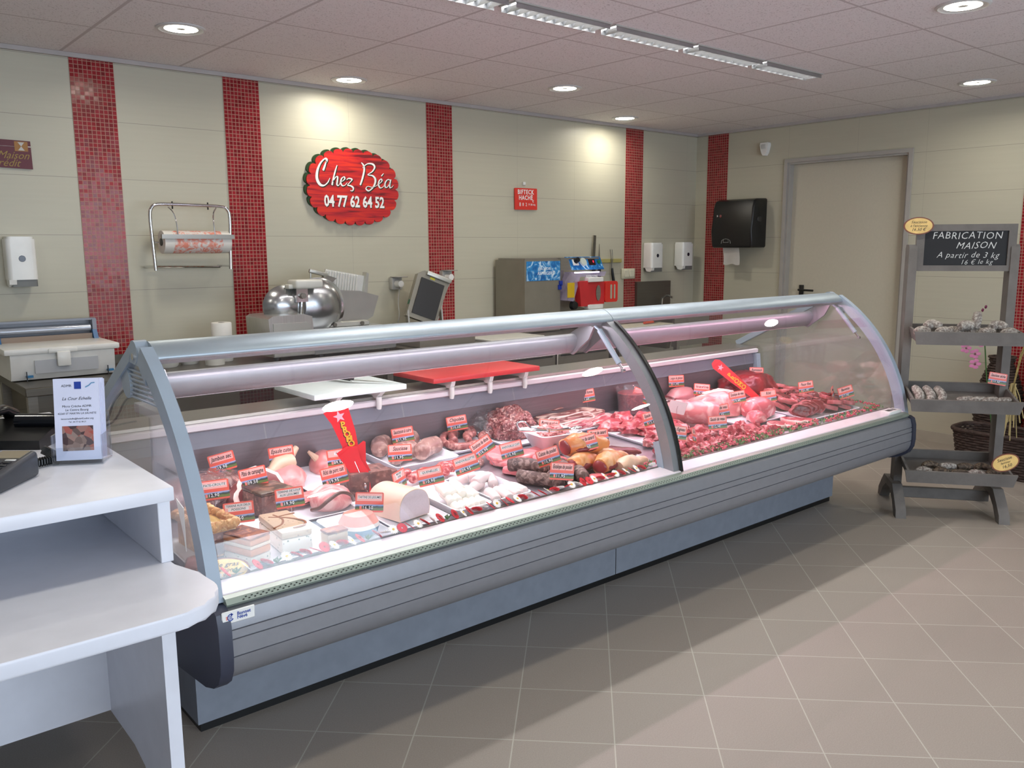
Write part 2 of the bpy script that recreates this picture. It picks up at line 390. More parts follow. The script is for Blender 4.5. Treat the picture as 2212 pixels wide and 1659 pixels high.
# red mosaic bands let into the back wall and the right wall
for k, (a, b) in enumerate(((.04, .258), (.85, 1.068), (2.268, 2.486), (4.287, 4.505))):
    struct('trim_%d' % (k+3), MB().box(a, b, .026, .03, 0, H-.022), mosaic_mat('red_glass_mosaic_%d' % k, 0, a), smooth=False)
struct('trim_7', MB().box(5.236, 5.24, -.315, -.097, 0, H-.022), mosaic_mat('red_glass_mosaic_side', 1, -.315), smooth=False)
struct('trim_8', MB().box(5.236, 5.24, -2.93, -2.712, 0, H-.022), mosaic_mat('red_glass_mosaic_side2', 1, -2.93), smooth=False)
# flush door in the right wall
d = MB(); d.box(5.30, 5.34, -1.93, -.905, 0, 2.14); dr = struct('door_1', d, mDoor, smooth=False)
f = MB()
f.box(5.236, 5.30, -.93, -.9055, 0, 2.1395); f.box(5.236, 5.30, -1.9295, -1.905, 0, 2.1395); f.box(5.236, 5.30, -1.905, -.93, 2.115, 2.1395)
f.box(5.222, 5.236, -.915, -.885, 0, 2.16); f.box(5.222, 5.236, -1.95, -1.92, 0, 2.16); f.box(5.222, 5.236, -1.92, -.915, 2.13, 2.16)
f.build('door_frame', mFrame, dr, smooth=False)
hn = MB(); hn.rbox(5.288, 5.30, -1.075, -1.035, .93, 1.13, .004); hn.tube([(5.288, -1.055, 1.09), (5.25, -1.055, 1.09), (5.245, -1.07, 1.09), (5.245, -1.19, 1.088)], .009, 10)
hn.build('door_handle', mBlack, dr)

# ---------------------------------------------------------------- ceiling lights
mLamp = M('lamp_diffuser', (255, 250, 235), .5, emis=((255, 247, 226), 14))
def downlight(x, y, e, lab, grp=None):
    t = thing('downlight', lab, 'ceiling light', (x, y, H), group=grp)
    MB().lathe([(.088, -.004), (.098, -.009), (.108, -.004), (.108, .0), (.088, .0)], 40).build('trim_ring', M('ring', (200, 200, 200), .3), t, world=False)
    MB().lathe([(0, -.0035), (.06, -.005), (.088, -.003)], 40).build('diffuser', mLamp, t, world=False)
    area('lamp', (x, y, H-.012), (0, 0, 0), .17, .17, e, (1, .95, .83), t, 165, 'DISK')
DL = [(.317, -.835, 'bright round downlight at the far left of the ceiling, over the film dispenser'),
      (1.52, -.25, 'round downlight by the back wall above the red scalloped shop sign'),
      (2.72, -.87, 'round downlight above the slicer and sealer area, third from the left'),
      (3.97, -.245, 'round downlight by the back wall nearest the wall-mounted soap dispensers'),
      (2.725, -3.29, 'round downlight cut by the top edge of the photo at upper right'),
      (4.58, -2.62, 'round downlight near the right wall above the chalkboard stand')]
for x, y, l in DL: downlight(x, y, 4.9, l)
for x, y in ((.88, -3.27), (4.03, -4.65), (-1.2, -1.6), (-.97, -3.27), (-1.0, -5.6), (1.6, -5.9)):  # row continued by an unseen lamp over the desk, added to brighten it
    downlight(x, y, 4.9, 'unseen round downlight in the part of the ceiling behind the photographer', 'downlights behind the photographer')
mTube = M('louvre_tube', (255, 255, 255), .5, emis=((235, 240, 255), 1.2))
for k in range(5):
    x0 = .62+.6*k
    t = thing('louvre_light', ['louvre light leftmost of the ceiling row, cut by the top of the photo', 'louvre light second from the left in the ceiling row', 'middle louvre light of the ceiling row', 'louvre light second from the right in the ceiling row', 'rightmost louvre light ending the ceiling row'][k], 'ceiling light', (x0+.28, -2.1, H))
    MB().box(x0-.01, x0+.57, -2.155, -2.148, H-.006, H).box(x0-.01, x0+.57, -2.052, -2.045, H-.006, H).box(x0-.01, x0-.003, -2.148, -2.052, H-.006, H).box(x0+.563, x0+.57, -2.148, -2.052, H-.006, H).build('frame', mFrame, t, smooth=False)
    MB().box(x0-.003, x0+.563, -2.148, -2.052, H-.002, H-.0005).build('reflector', mMirror, t, smooth=False)
    g = MB()
    for j in range(10):
        xx = x0+.03+.055*j
        g.add([(xx-.010, -2.148, H-.006), (xx-.010, -2.052, H-.006), (xx, -2.052, H-.026), (xx, -2.148, H-.026), (xx+.010, -2.148, H-.006), (xx+.010, -2.052, H-.006)], [(0, 1, 2, 3), (3, 2, 5, 4)])
    g.box(x0, x0+.56, -2.149, -2.1475, H-.026, H-.002); g.box(x0, x0+.56, -2.0525, -2.051, H-.026, H-.002)
    g.build('louvre', mMirror, t, smooth=False)
    area('lamp', (x0+.28, -2.1, H-.003), (0, 0, 0), .55, .07, 9, (1, .97, .95), t, 150)

# ================================================================ refrigerated counter
XL, XR, XM = -.45, 3.37, 1.455
def dz(y): return .545+(y+2.82)*.0632            # top of the display deck
AC = (-2.00731, .41260); AR = .88549              # centre and radius of the curved glass
def arc(z0, z1, n, dr=0):                         # (y, z) along the glass from bottom to top
    a0 = math.asin((z0-AC[1])/AR); a1 = math.asin((z1-AC[1])/AR)
    return [(AC[0]-(AR+dr)*math.cos(a0+(a1-a0)*i/n), AC[1]+(AR+dr)*math.sin(a0+(a1-a0)*i/n)) for i in range(n+1)]
case = thing('refrigerated_counter', 'long grey refrigerated butcher counter with curved front glass filled with meat', 'display counter', (1.46, -2.35, 0))
MB().box(-.38, 3.275, -2.53, -1.80, .03, .36).build('base', mBlue, case, smooth=False)
MB().box(1.4535, 1.4565, -2.5312, -2.529, .03, .36).build('base_seam', mBlack, case, smooth=False)
MB().box(-.37, 3.265, -2.52, -1.81, 0, .035).build('kick_strip', mBlack, case, smooth=False)
# front bumper: rounded extrusion with three grooves
pf = [(-2.80, .545), (-2.90, .540), (-2.918, .532), (-2.926, .505), (-2.9285, .489), (-2.9235, .4885), (-2.9235, .4855), (-2.929, .485), (-2.930, .4645),
      (-2.925, .464), (-2.925, .461), (-2.9305, .4605), (-2.9305, .4165), (-2.925, .416), (-2.925, .413), (-2.930, .4125), (-2.928, .39), (-2.920, .37), (-2.905, .352), (-2.885, .339), (-2.86, .330), (-2.70, .315), (-2.53, .31), (-2.53, .50), (-2.80, .50)]
MB().prism(pf, 0, XL+.035, XR-.035).build('front_panel', mCase, case)
cap = [(-2.80, .548), (-2.906, .546), (-2.926, .535), (-2.936, .50), (-2.939, .42), (-2.934, .38), (-2.915, .345), (-2.88, .32), (-2.82, .30), (-2.60, .275), (-1.80, .27), (-1.74, .30), (-1.735, .80), (-1.78, .815), (-1.94, .80), (-2.0, .56)]
for x in (XL, XR-.035): MB().prism(cap, 0, x, x+.035).build('end_cap', mCap, case)
# perforated air-return strip and white ledge inside the glass
MB().prism([(-2.905, .541), (-2.912, .549), (-2.902, .562), (-2.885, .566), (-2.87, .541)], 0, XL+.035, XR-.035).build('air_return_strip', mGreenAlu, case)
g = MB()
for i in range(230):
    for j in range(2):
        x = XL+.08+i*.0158+j*.0079; g.add([(x-.0026, -2.9101+.003*j-.0012, .5527+.0045*j), (x+.0026, -2.9101+.003*j-.0012, .5527+.0045*j), (x+.0026, -2.9085+.003*j-.0012, .5547+.0045*j), (x-.0026, -2.9085+.003*j-.0012, .5547+.0045*j)], [(0, 1, 2, 3)])
g.build('air_holes', mBlack, case, smooth=False)
MB().prism([(-2.885, .558), (-2.878, .568), (-2.80, .575), (-2.79, .568), (-2.79, .541), (-2.885, .541)], 0, XL+.035, XR-.035).build('white_ledge', mLedge, case)
MB().prism([(-2.80, dz(-2.80)), (-1.95, dz(-1.95)), (-1.95, .50), (-2.80, .50)], 0, XL+.035, XR-.035).build('deck', brushed('deck_steel', (176, 170, 178), .35), case, smooth=False)
MB().prism([(-2.79, dz(-2.79)-.001), (-2.79, dz(-2.79)+.03), (-2.787, dz(-2.79)+.03), (-2.787, dz(-2.79)-.001)], 0, XL+.035, XR-.035).build('deck_lip', mSteel, case, smooth=False)
# back of the well, air outlet strip, white edge and steel worktop
MB().prism([(-1.95, .50), (-1.955, .745), (-1.90, .745), (-1.90, .50)], 0, XL+.035, XR-.035).build('back_panel', brushed('well_back_steel', (134, 128, 134), .38), case, smooth=False)
g = MB().prism([(-1.962, .742), (-1.945, .80), (-1.90, .80), (-1.90, .742)], 0, XL+.035, XR-.035)
g.build('air_outlet', mCaseIn, case, smooth=False)
for i in range(6):
    g = MB(); x = .128+.615*i-.0; g.add([(x, -1.9625, .743), (x+.005, -1.9625, .743), (x+.005, -1.9465, .797), (x, -1.9465, .797)], [(0, 1, 2, 3)]); g.build('outlet_joint', mCase, case, smooth=False)
MB().prism([(-1.948, .80), (-1.965, .808), (-1.966, .826), (-1.955, .832), (-1.90, .832), (-1.90, .80)], 0, XL+.035, XR-.045).build('shelf_edge', mLedge, case)
MB().prism([(-1.955, .834), (-1.952, .845), (-1.75, .845), (-1.75, .80), (-1.76, .80), (-1.76, .834)], 0, XL+.03, XR-.03).build('worktop', mSteel, case, smooth=False)
MB().box(XL+.04, XR-.04, -1.79, -1.75, .30, .80).build('rear_panel', mSteelD, case, smooth=False)
MB().prism([(-2.0, .58), (-1.975, .80), (-1.94, .80), (-1.94, .58)], 0, XR-.075, XR-.035).build('end_trim', mCaseL, case)
# glass
for x0, x1 in ((XL+.04, XM-.004), (XM+.004, XR-.04)):
    a = arc(.562, 1.142, 24); b = arc(.562, 1.142, 24, -.006)
    MB().prism(a+b[::-1], 0, x0, x1).build('curved_glass', mGlass, case)
    o = arc(.562, 1.142, 24, .0006); i_ = arc(.562, 1.142, 24, -.0066)
    x = x1 if x1 < XM else x0
    MB().prism(o+i_[::-1], 0, x-.0035, x+.0035).build('glass_gasket', mBlack, case)
# end frames: arched front leg, straight rear leg, apex
def leg_outline(dr0, dr1, ztop=1.17):
    return arc(.55, ztop, 22, dr0) + arc(.55, ztop, 22, dr1)[::-1]
apex = Vector((-2.405, 1.165)); rear = Vector((-1.80, .845))
for s_, x in ((-1, XL), (1, XR-.035)):
    f = MB(); f.prism(leg_outline(.008, -.048), 0, x, x+.035)
    d_ = (rear-apex).normalized(); nrm = Vector((-d_.y, d_.x))
    if nrm.y < 0: nrm = -nrm
    q = [apex+nrm*.026, rear+nrm*.02, rear-nrm*.012, apex+d_*.06-nrm*.012]
    f.prism([tuple(v) for v in q], 0, x, x+.035)
    hd = [(apex.x+.035*math.cos(R(a)), apex.y-.008+.035*math.sin(R(a))) for a in range(0, 361-20, 20)]
    f.prism(hd, 0, x-.0005, x+.0355)
    f.prism([(-2.50, 1.11), (-2.43, 1.18), (-2.37, 1.17), (-2.35, 1.125), (-2.44, 1.12), (-2.49, 1.07)], 0, x+.001, x+.034)
    fr = f.build('end_frame', mCaseL, case)
    xo = x-.001 if s_ < 0 else x+.036
    MB().cyl((xo-.003, apex.x, apex.y-.02), .010, .006, 16, 0).build('bolt', mChrome, fr)
    eg = [(y, z) for y, z in arc(.56, 1.15, 20, -.03)] + [(-2.33, 1.115), (-1.83, .85), (-1.95, .83), (-1.955, .56)]
    MB().prism(eg, 0, x+.014, x+.019).build('end_glass', mGlassE if s_ > 0 else mGlassE, case)
# frosted oval and rays on the left end glass
ov = MB(); e_ = [(-2.285+.043*math.cos(R(a))+.012*math.sin(R(a)), 1.062+.052*math.sin(R(a))) for a in range(0, 360, 12)]
ov.prism(e_, 0, XL+.006, XL+.014)
for k in range(7):
    z0 = 1.10-.0135*k; y0 = -2.315-.004*(k % 2); yf = AC[0]-math.sqrt(max(.01, (AR-.046)**2-(z0-.012-AC[1])**2))
    ov.box(XL+.008, XL+.012, yf-.002, y0, z0-.0022, z0+.0022)
ov.build('vent_rays', mCaseL, case)
st = MB(); st.prism([(-2.742, .775), (-2.69, .79), (-2.73, .70), (-2.742, .655)], 0, XL+.0005-.002, XL+.0005); st.build('white_sticker', mWhiteP, case)
# middle arch
m_ = MB(); m_.prism(leg_outline(-.010, -.058), 0, XM-.040, XM+.004); m_.build('middle_frame', mCase, case)
MB().prism(arc(.552, .70, 8, -.058)+arc(.552, .70, 8, -.090)[::-1], 0, XM-.042, XM+.002).build('middle_frame_foot', mCaseL, case)
# top rail and lamp canopy
def oval(cy, cz, ry, rz, n=20, rot=0):
    o = []
    for i in range(n):
        a = 2*math.pi*i/n; y, z = ry*math.cos(a), rz*math.sin(a); c, s = math.cos(R(rot)), math.sin(R(rot)); o.append((cy+y*c-z*s, cz+y*s+z*c))
    return o
for x0, x1 in ((XL+.034, XM-.0015), (XM+.0015, XR-.034)):
    MB().prism(oval(-2.455, 1.163, .044, .016, 28, 30), 0, x0, x1).build('top_rail', mAlu, case)
    MB().prism([(-2.480, 1.146), (-2.412, 1.178), (-2.378, 1.160), (-2.376, 1.122), (-2.383, 1.122), (-2.388, 1.146), (-2.452, 1.142), (-2.457, 1.124), (-2.463, 1.124)], 0, x0, x1).build('rail_flange', mCase, case, smooth=False)  # added lips: back one keeps tube light off canopy, front one hides the tube
    MB().prism(oval(-2.29, 1.034, .050, .034, 26, -50), 0, x0+.02, x1-.02).build('lamp_canopy', mCase, case)
mTubeL = M('lamp_tube_white', (255, 240, 250), .5, emis=((255, 236, 250), 3))
mTubeR = M('lamp_tube_pink', (255, 205, 225), .5, emis=((255, 170, 205), 3))
for x0, x1, mt, col, en in ((XL+.10, XM-.08, mTubeL, (1, .88, .98), 1), (XM+.08, XR-.10, mTubeR, (1, .55, .72), 1)):
    MB().cyl((x0, -2.412, 1.135), .005, x1-x0, 10, 0).build('lamp_tube', mt, case)
    MB().cyl((x0, -2.262, .992), .005, x1-x0, 10, 0).build('lamp_tube', mt, case)
    area('lamp', ((x0+x1)/2, -2.412, 1.1285), (R(-20), 0, 0), x1-x0, .012, 6.5*en, col, case)
    area('lamp', ((x0+x1)/2, -2.275, .984), (R(0), 0, 0), x1-x0, .012, 3.2*en, col, case)
# brackets and gas struts
for x in (XL+.05, XM-.05, XM+.03, XR-.06):
    b = MB(); b.prism([(-2.44, 1.135), (-2.40, 1.14), (-2.28, 1.075), (-2.25, 1.00), (-2.30, .985), (-2.40, 1.06)], 0, x, x+.012); b.build('bracket', mCase, case)
for x in (XL+.052, XM-.062, XR-.055):
    s = MB(); s.tube([(x, -2.44, 1.125), (x, -2.475, 1.105)], .005, 8); s.tube([(x, -2.475, 1.105), (x, -2.59, .975)], .0115, 12); sb = s.build('gas_strut', mCaseL, case)
    MB().cyl((x-.007, -2.44, 1.125), .009, .014, 12, 0).build('strut_pivot', mChrome, sb)
    s = MB(); s.tube([(x, -2.59, .975), (x, -2.615, .945)], .005, 8); s.cyl((x-.007, -2.612, .949), .008, .014, 12, 0); s.build('strut_end', mChrome, sb)
# badge with lettering
bd = MB().rbox(-.437, -.350, -2.9305, -2.926, .507, .541, .002, 1, T(0, -.001, 0)).build('badge', mWhiteP, case)
mBlueT = M('blue_print', (28, 60, 150), .5); mOr = M('orange_print', (220, 90, 50), .5)
t = text('Bonnet\nNévé', .0125, 'LEFT', 0, .0002, .0003, 1, 1, .8); q = MB(); q.add(t.v, t.f, T(-.398, -2.9322, .5245) @ UP)
a_ = [(-.415+.0085*math.cos(R(k)), .524+.0095*math.sin(R(k))) for k in range(60, 331, 15)] + [(-.415+.0062*math.cos(R(k)), .524+.0072*math.sin(R(k))) for k in range(330, 59, -15)]
q.prism(a_, 1, -2.9324, -2.9318); q.prism([(-.4135, .536), (-.4075, .531), (-.4135, .527)], 1, -2.9324, -2.9318)
for k in range(3): q.box(-.419, -.411, -2.9324, -2.9318, .5195+.0035*k, .521+.0035*k)
q.build('lettering', mBlueT, bd, smooth=False)
q = MB()
for k in range(3): q.box(-.427, -.4225, -2.9324, -2.9318, .5195+.0035*k, .5212+.0035*k)
q.build('orange_dashes', mOr, bd, smooth=False)
# small thermometer box on the ledge at the right end
t_ = MB().rbox(3.17, 3.30, -2.885, -2.83, .568, .585, .003, 1).build('thermometer', mWhiteP, case)
MB().box(3.19, 3.235, -2.87, -2.845, .585, .5856).box(3.25, 3.275, -2.87, -2.845, .585, .5856).build('display', mBlack, t_, smooth=False)

# ================================================================ cash desk
desk = thing('cash_desk', 'white laminate cash desk with raised top and rounded lower shelf', 'desk', (-1.1, -2.7, 0))
g = MB(); g.rbox(-1.9, -.567, -3.04, -1.86, .887, .92, .004, 2); g.build('upper_top', mWhite, desk)
g = MB()
ol = [(-1.9, -2.30), (-1.9, -3.325)] + [(-.67+.12*math.cos(R(a)), -3.205+.12*math.sin(R(a))) for a in range(-90, 1, 10)] + [(-.55, -3.12), (-.585, -3.045), (-.585, -2.30)]
g.prism(ol, 2, .707, .74)
b_ = bmesh.new(); vs_ = [b_.verts.new(v) for v in g.v]
for f_ in g.f: b_.faces.new([vs_[i] for i in f_])
ed = [e for e in b_.edges if abs(e.verts[0].co.z-e.verts[1].co.z) < 1e-5]; bmesh.ops.bevel(b_, geom=ed, offset=.006, segments=2, profile=.5, affect='EDGES')
MB().bm(b_).build('lower_top', mWhite, desk)
MB().rbox(-.60, -.572, -3.02, -2.0, .74, .887, .0015, 1).build('upper_side_panel', mWhite, desk)
MB().box(-1.88, -.60, -2.515, -2.495, .74, .887).build('upper_back_panel', mWhite, desk)
MB().box(-1.88, -.572, -2.02, -2.0, .0, .887).build('rear_panel', mWhite, desk)
sp_ = [(-2.02, .707), (-3.09, .707), (-3.09, 0), (-2.97, 0), (-2.955, .07), (-2.93, .13), (-2.88, .18), (-2.80, .20), (-2.05, .205), (-2.05, 0), (-2.02, 0)]
MB().prism(sp_, 0, -.632, -.602).build('side_panel', mWhite, desk)
MB().box(-1.88, -.632, -2.595, -2.575, .205, .707).build('modesty_panel', mWhite, desk)
MB().box(-1.9, -1.87, -3.09, -2.02, 0, .707).build('side_panel', mWhite, desk)

# brochure holder with leaflets
bh = thing('brochure_holder', 'clear acrylic holder standing at the corner of the white cash desk', 'leaflet holder', (-.665, -2.66, .92), R(-42+12))
W_ = .112
g = MB()
g.box(-W_/2-.003, W_/2+.003, -.030, .050, 0, .003); g.box(-W_/2-.003, W_/2+.003, -.032, -.029, .0, .045); g.box(-W_/2-.003, -W_/2, -.030, .034, .003, .075); g.box(W_/2, W_/2+.003, -.030, .034, .003, .075)
g.box(-W_/2-.003, W_/2+.003, .047, .050, .003, .12, None)
g.build('tray', mClear, bh, world=False, smooth=False)
mPaper = M('leaflet_paper', (214, 218, 240), .7); mPhoto = None
def photo_mat():
    m, nt, b = newmat('leaflet_photo'); tc = nd(nt, 'ShaderNodeTexCoord').outputs['Object']
    v = nd(nt, 'ShaderNodeTexVoronoi'); v.inputs['Scale'].default_value = 75; lk(nt, tc, v.inputs['Vector'])
    r = nd(nt, 'ShaderNodeValToRGB'); lk(nt, v.outputs['Color'], r.inputs[0])
    for p_, c_ in ((0, (96, 84, 88)), (.35, (70, 50, 52)), (.6, (150, 130, 122)), (.85, (170, 70, 60))):
        e = r.color_ramp.elements.new(p_) if p_ not in (0,) else r.color_ramp.elements[0]; e.color = (*lin(c_), 1)
    r.color_ramp.elements[-1].color = (*lin((225, 220, 220)), 1)
    lk(nt, r.outputs[0], b.inputs['Base Color']); return m
mPhoto = photo_mat()
tl = RX(-7)
ORG = bh.location.copy()
for k in range(9):
    lf = MB(); y = -.022+.0056*k; h = .208-(k % 3)*.0012
    lf.box(-W_/2+.0035-(k % 2)*.002, W_/2-.0035-(k % 2)*.002, y, y+.0052, .0045, h)
    o = bpy.data.objects.new('x', None)
    MW = Matrix.Translation(bh.location) @ Matrix.Rotation(bh.rotation_euler.z, 4, 'Z') @ T(0, .0, .0035) @ tl
    lf.v = [MW @ v for v in lf.v]; bpy.data.objects.remove(o)
    L = lf.build('leaflet', mPaper, smooth=False)
    tag(L, 'white leaflet at the front of the holder, with small photo and printed lines' if k == 0 else 'white leaflet stacked behind the front one in the clear holder', 'leaflet', 'leaflets in the clear holder')
    if k == 0:
        L.pop('group') if 'group' in L else None
        tx = MB()
        for s, z, sz, sh in (('La Cour Echelle', .158, .0105, .4), ('Micro Crèche ADMR', .139, .0078, .1), ('Le Centre Bourg', .130, .0078, .1), ('42260 ST MARTIN LA SAUVETE', .121, .0066, .1), ('lacourechelle@fede42.admr.org', .108, .0058, .1), ('Tel : 04 77 62 08 21', .100, .0050, .1), ('ADMR', .190, .0085, 0)):
            t = text(s, sz, 'CENTER', sh, 0, .0001); tx.add(t.v, t.f, MW @ T(-.022 if s == 'ADMR' else 0, y-.0004, z) @ UP)
        tx.build('lettering', mText, L, smooth=False)
        pb = MB(); pb.box(-.036, .036, y-.0006, y, .028, .090, MW); pb.build('photograph', mPhoto, L, smooth=False)
        pb = MB(); pb.box(-.004, .012, y-.0006, y, .182, .200, MW); pb.build('blue_logo', mBlueT, L, smooth=False)
        pb = MB(); pb.tube([MW @ Vector(v) for v in ((.022, y-.0005, .186), (.03, y-.0005, .19), (.036, y-.0005, .196), (.044, y-.0005, .197))], .0012, 4); pb.build('wave_logo', M('light_blue_print', (90, 150, 190), .5), L, smooth=False)

# card terminal, telephone, till on the desk
ct = thing('card_terminal', 'dark grey card payment terminal with keypad at the left edge of the desk', 'payment terminal', (-.865, -2.775, .92), R(-40))
g = MB(); g.rbox(-.045, .045, -.09, .09, .0, .042, .012, 3)
for v in g.v:
    if v.z > .02: v.z += (v.y+.09)*.12
g.build('body', M('terminal_grey', (58, 60, 66), .4), ct, world=False)
g = MB(); g.box(-.032, .032, .030, .078, .0, .002, T(0, 0, .0468+.0) @ RX(6.8)); g.v = [v+Vector((0, 0, .0058)) for v in g.v]; g.build('screen', M('lcd_screen', (150, 140, 118), .2), ct, world=False)
kb = MB()
for i in range(3):
    for j in range(4): kb.rbox(-.028+i*.020, -.012+i*.020, -.058+j*.018, -.046+j*.018, 0, .004, .0015, 1, T(0, 0, .0415+(j*.018+.032)*.12))
kb.build('keypad', M('key_dark', (30, 30, 34), .4), ct, world=False)
kg = MB(); kg.rbox(.010, .030, -.078, -.068, 0, .004, .0015, 1, T(0, 0, .0425)); kg.build('green_key', M('key_green', (20, 160, 90), .4), ct, world=False)
kg = MB(); kg.rbox(.006, .030, .016, .024, 0, .003, .001, 1, T(0, 0, .0535)); kg.rbox(-.030, -.012, .016, .024, 0, .003, .001, 1, T(0, 0, .0535)); kg.build('white_keys', mWhiteP, ct, world=False)

ph = thing('telephone', 'black desk telephone with handset behind the leaflet holder', 'telephone', (-.74, -2.33, .92), R(-40))
g = MB(); g.prism([(-.07, 0), (.09, 0), (.09, .055), (.06, .06), (-.07, .025)], 0, -.09, .09); g.build('body', mBlack, ph, world=False)
g = MB()
g.tube([(-.07, .09, .065), (-.07, .05, .088), (-.07, -.02, .088), (-.07, -.07, .06)], [.024, .018, .018, .024], 12, flat=.8); g.build('handset', mBlackG, ph, world=False)
g = MB(); g.cyl((-.02, .03, .058), .022, .13, 16, 0); g.build('roll_cover', mBlackG, ph, world=False)
cc = MB(); pts = []
path = [Vector(p) for p in ((-.735, -2.585, .95), (-.715, -2.60, .934), (-.725, -2.635, .934), (-.78, -2.66, .934), (-.84, -2.66, .934), (-.92, -2.64, .934))]
def cat(P, n):
    o = []; Q = [P[0]]+P+[P[-1]]
    for i in range(1, len(Q)-2):
        for k in range(n):
            t = k/n; a, b, c, d = Q[i-1], Q[i], Q[i+1], Q[i+2]
            o.append(.5*((2*b)+(c-a)*t+(2*a-5*b+4*c-d)*t*t+(3*b-a-3*c+d)*t**3))
    return o+[P[-1]]
cp = cat(path, 60); hp = []
for i, p in enumerate(cp):
    d = (cp[min(i+1, len(cp)-1)]-cp[max(0, i-1)]).normalized(); s = d.cross(Vector((0, 0, 1))).normalized(); u = s.cross(d); a = i*1.05
    hp.append(p+(s*math.cos(a)+u*math.sin(a))*.0095)
cc.tube(hp, .0028, 6); cc.tube(cp, .006, 6); cc.build('coiled_cord', mBlack, ph)
cb = MB(); cb.tube(cat([Vector(v) for v in ((-.70, -2.60, .924), (-.66, -2.55, .924), (-.60, -2.46, .924), (-.565, -2.36, .93), (-.545, -2.25, 1.0), (-.50, -2.05, .97), (-.47, -1.9, .86), (-.30, -1.86, .852))], 8), .0035, 8)
tag(cb.build('black_cable', mBlack), 'black cable looping from the desk onto the end of the counter', 'cable')
cb = MB(); cb.tube(cat([Vector(v) for v in ((-.58, -2.20, .924), (-.55, -2.10, .96), (-.52, -2.0, .99), (-.49, -1.93, .95), (-.46, -1.88, .86), (-.38, -1.84, .852))], 8), .004, 8)
cb.build('thick_cable', mBlack); bpy.data.objects['thick_cable'].name = 'power_cable'; tag(bpy.data.objects['power_cable'], 'second dark cable arching lower beside the end glass of the counter', 'cable')
tl_ = thing('till_display', 'silver-grey till display with blue panel cut by the left edge of the photo', 'till display', (-.86, -2.42, .92), R(-52))
g = MB(); g.prism(rect_r(-.06, .06, .005, .15, .02), 1, -.015, .015); g.build('case', mCaseL, tl_, world=False)
g = MB(); g.prism(rect_r(-.042, .042, .03, .13, .006), 1, -.0165, -.014); g.build('screen', M('dark_blue_panel', (34, 36, 90), .3), tl_, world=False)
g = MB(); g.cyl((.03, 0, .148), .009, .022, 14); g.build('knob', mChrome, tl_, world=False)

# ================================================================ behind the counter
# left steel work table
wt = thing('work_table', 'stainless steel work table along the back wall, under the slicer and film dispenser', 'table', (.55, -.33, 0))
MB().rbox(-.42, 1.53, -.655, .02, .79, .83, .004, 1).build('tabletop', mSteelD, wt)
struct('trim_9', MB().box(-.42, 1.53, .010, .0295, .83, .875), mSteelD, smooth=False)
for x in (-.41, 1.49):
    for y in (-.64, -.03): MB().box(x, x+.04, y, y+.04, 0, .79).build('leg', mSteel, wt, smooth=False)
MB().box(-.37, 1.49, -.635, -.62, .70, .79).build('apron', mSteelD, wt, smooth=False)
MB().box(-.40, 1.52, -.62, -.02, .18, .205).build('undershelf', mSteelD, wt, smooth=False)
cabn = thing('refrigerated_cabinet', 'low stainless refrigerated cabinet with drawers under the meat mincer', 'cabinet', (2.45, -.35, 0))
MB().rbox(1.72, 3.40, -.70, .02, .79, .83, .004, 1).build('worktop', mSteelD, cabn)
struct('trim_10', MB().box(1.72, 3.40, .010, .0295, .83, .90), mSteelD, smooth=False)
MB().box(1.74, 3.38, -.66, 0, .10, .79).build('body', mSteelD, cabn, smooth=False)
for k in range(3):
    x = 1.77+k*.535; dd = MB().rbox(x, x+.515, -.685, -.66, .14, .74, .004, 1).build('door', mSteel, cabn)
    MB().box(x+.03, x+.485, -.69, -.685, .70, .71).build('handle', mBlack, dd, smooth=False)
for x in (1.80, 3.30): MB().cyl((x, -.6, 0), .02, .10).build('foot', mSteel, cabn)
tb2 = thing('side_table', 'bare steel table between the mincer cabinet and the hand-wash sink', 'table', (3.85, -.33, 0))
MB().rbox(3.42, 4.22, -.66, .02, .79, .83, .004, 1).build('tabletop', mSteelD, tb2)
struct('trim_11', MB().box(3.42, 4.22, .010, .0295, .83, .90), mSteelD, smooth=False)
for x in (3.43, 4.18):
    for y in (-.65, -.03): MB().box(x, x+.035, y, y+.035, 0, .79).build('leg', mSteel, tb2, smooth=False)

# film wrapping dispenser
fd = thing('film_dispenser', 'white cling-film dispenser with raised transparent lid at the left end of the table', 'film dispenser', (-.185, -.38, .83))
g = MB(); g.prism([(-.60, .86), (-.585, .832), (-.23, .832), (-.215, .86), (-.205, .96), (-.61, .96)], 0, -.43, .03); 
g.build('body', mWhiteP, fd)
g = MB(); g.rbox(-.455, .055, -.618, -.195, .955, .985, .008, 2); g.build('rim', mWhiteP, fd)
MB().box(-.33, -.05, -.6135, -.60, .862, .925).build('window', M('frosted_window', (176, 178, 182), .3), fd, smooth=False)
g = MB(); g.rbox(-.235, -.175, -.632, -.617, .89, .962, .006, 2); g.rbox(-.27, -.14, -.624, -.61, .955, .978, .006, 2); g.build('latch', mWhiteP, fd)
for x in (-.37, -.01):
    MB().box(x, x+.03, -.6135, -.598, .845, .855).build('blue_clip', M('blue_clip', (30, 110, 160), .4), fd, smooth=False)
    MB().box(x+.0, x+.004, -.618, -.612, .83, .875).build('pin', mBlack, fd, smooth=False)
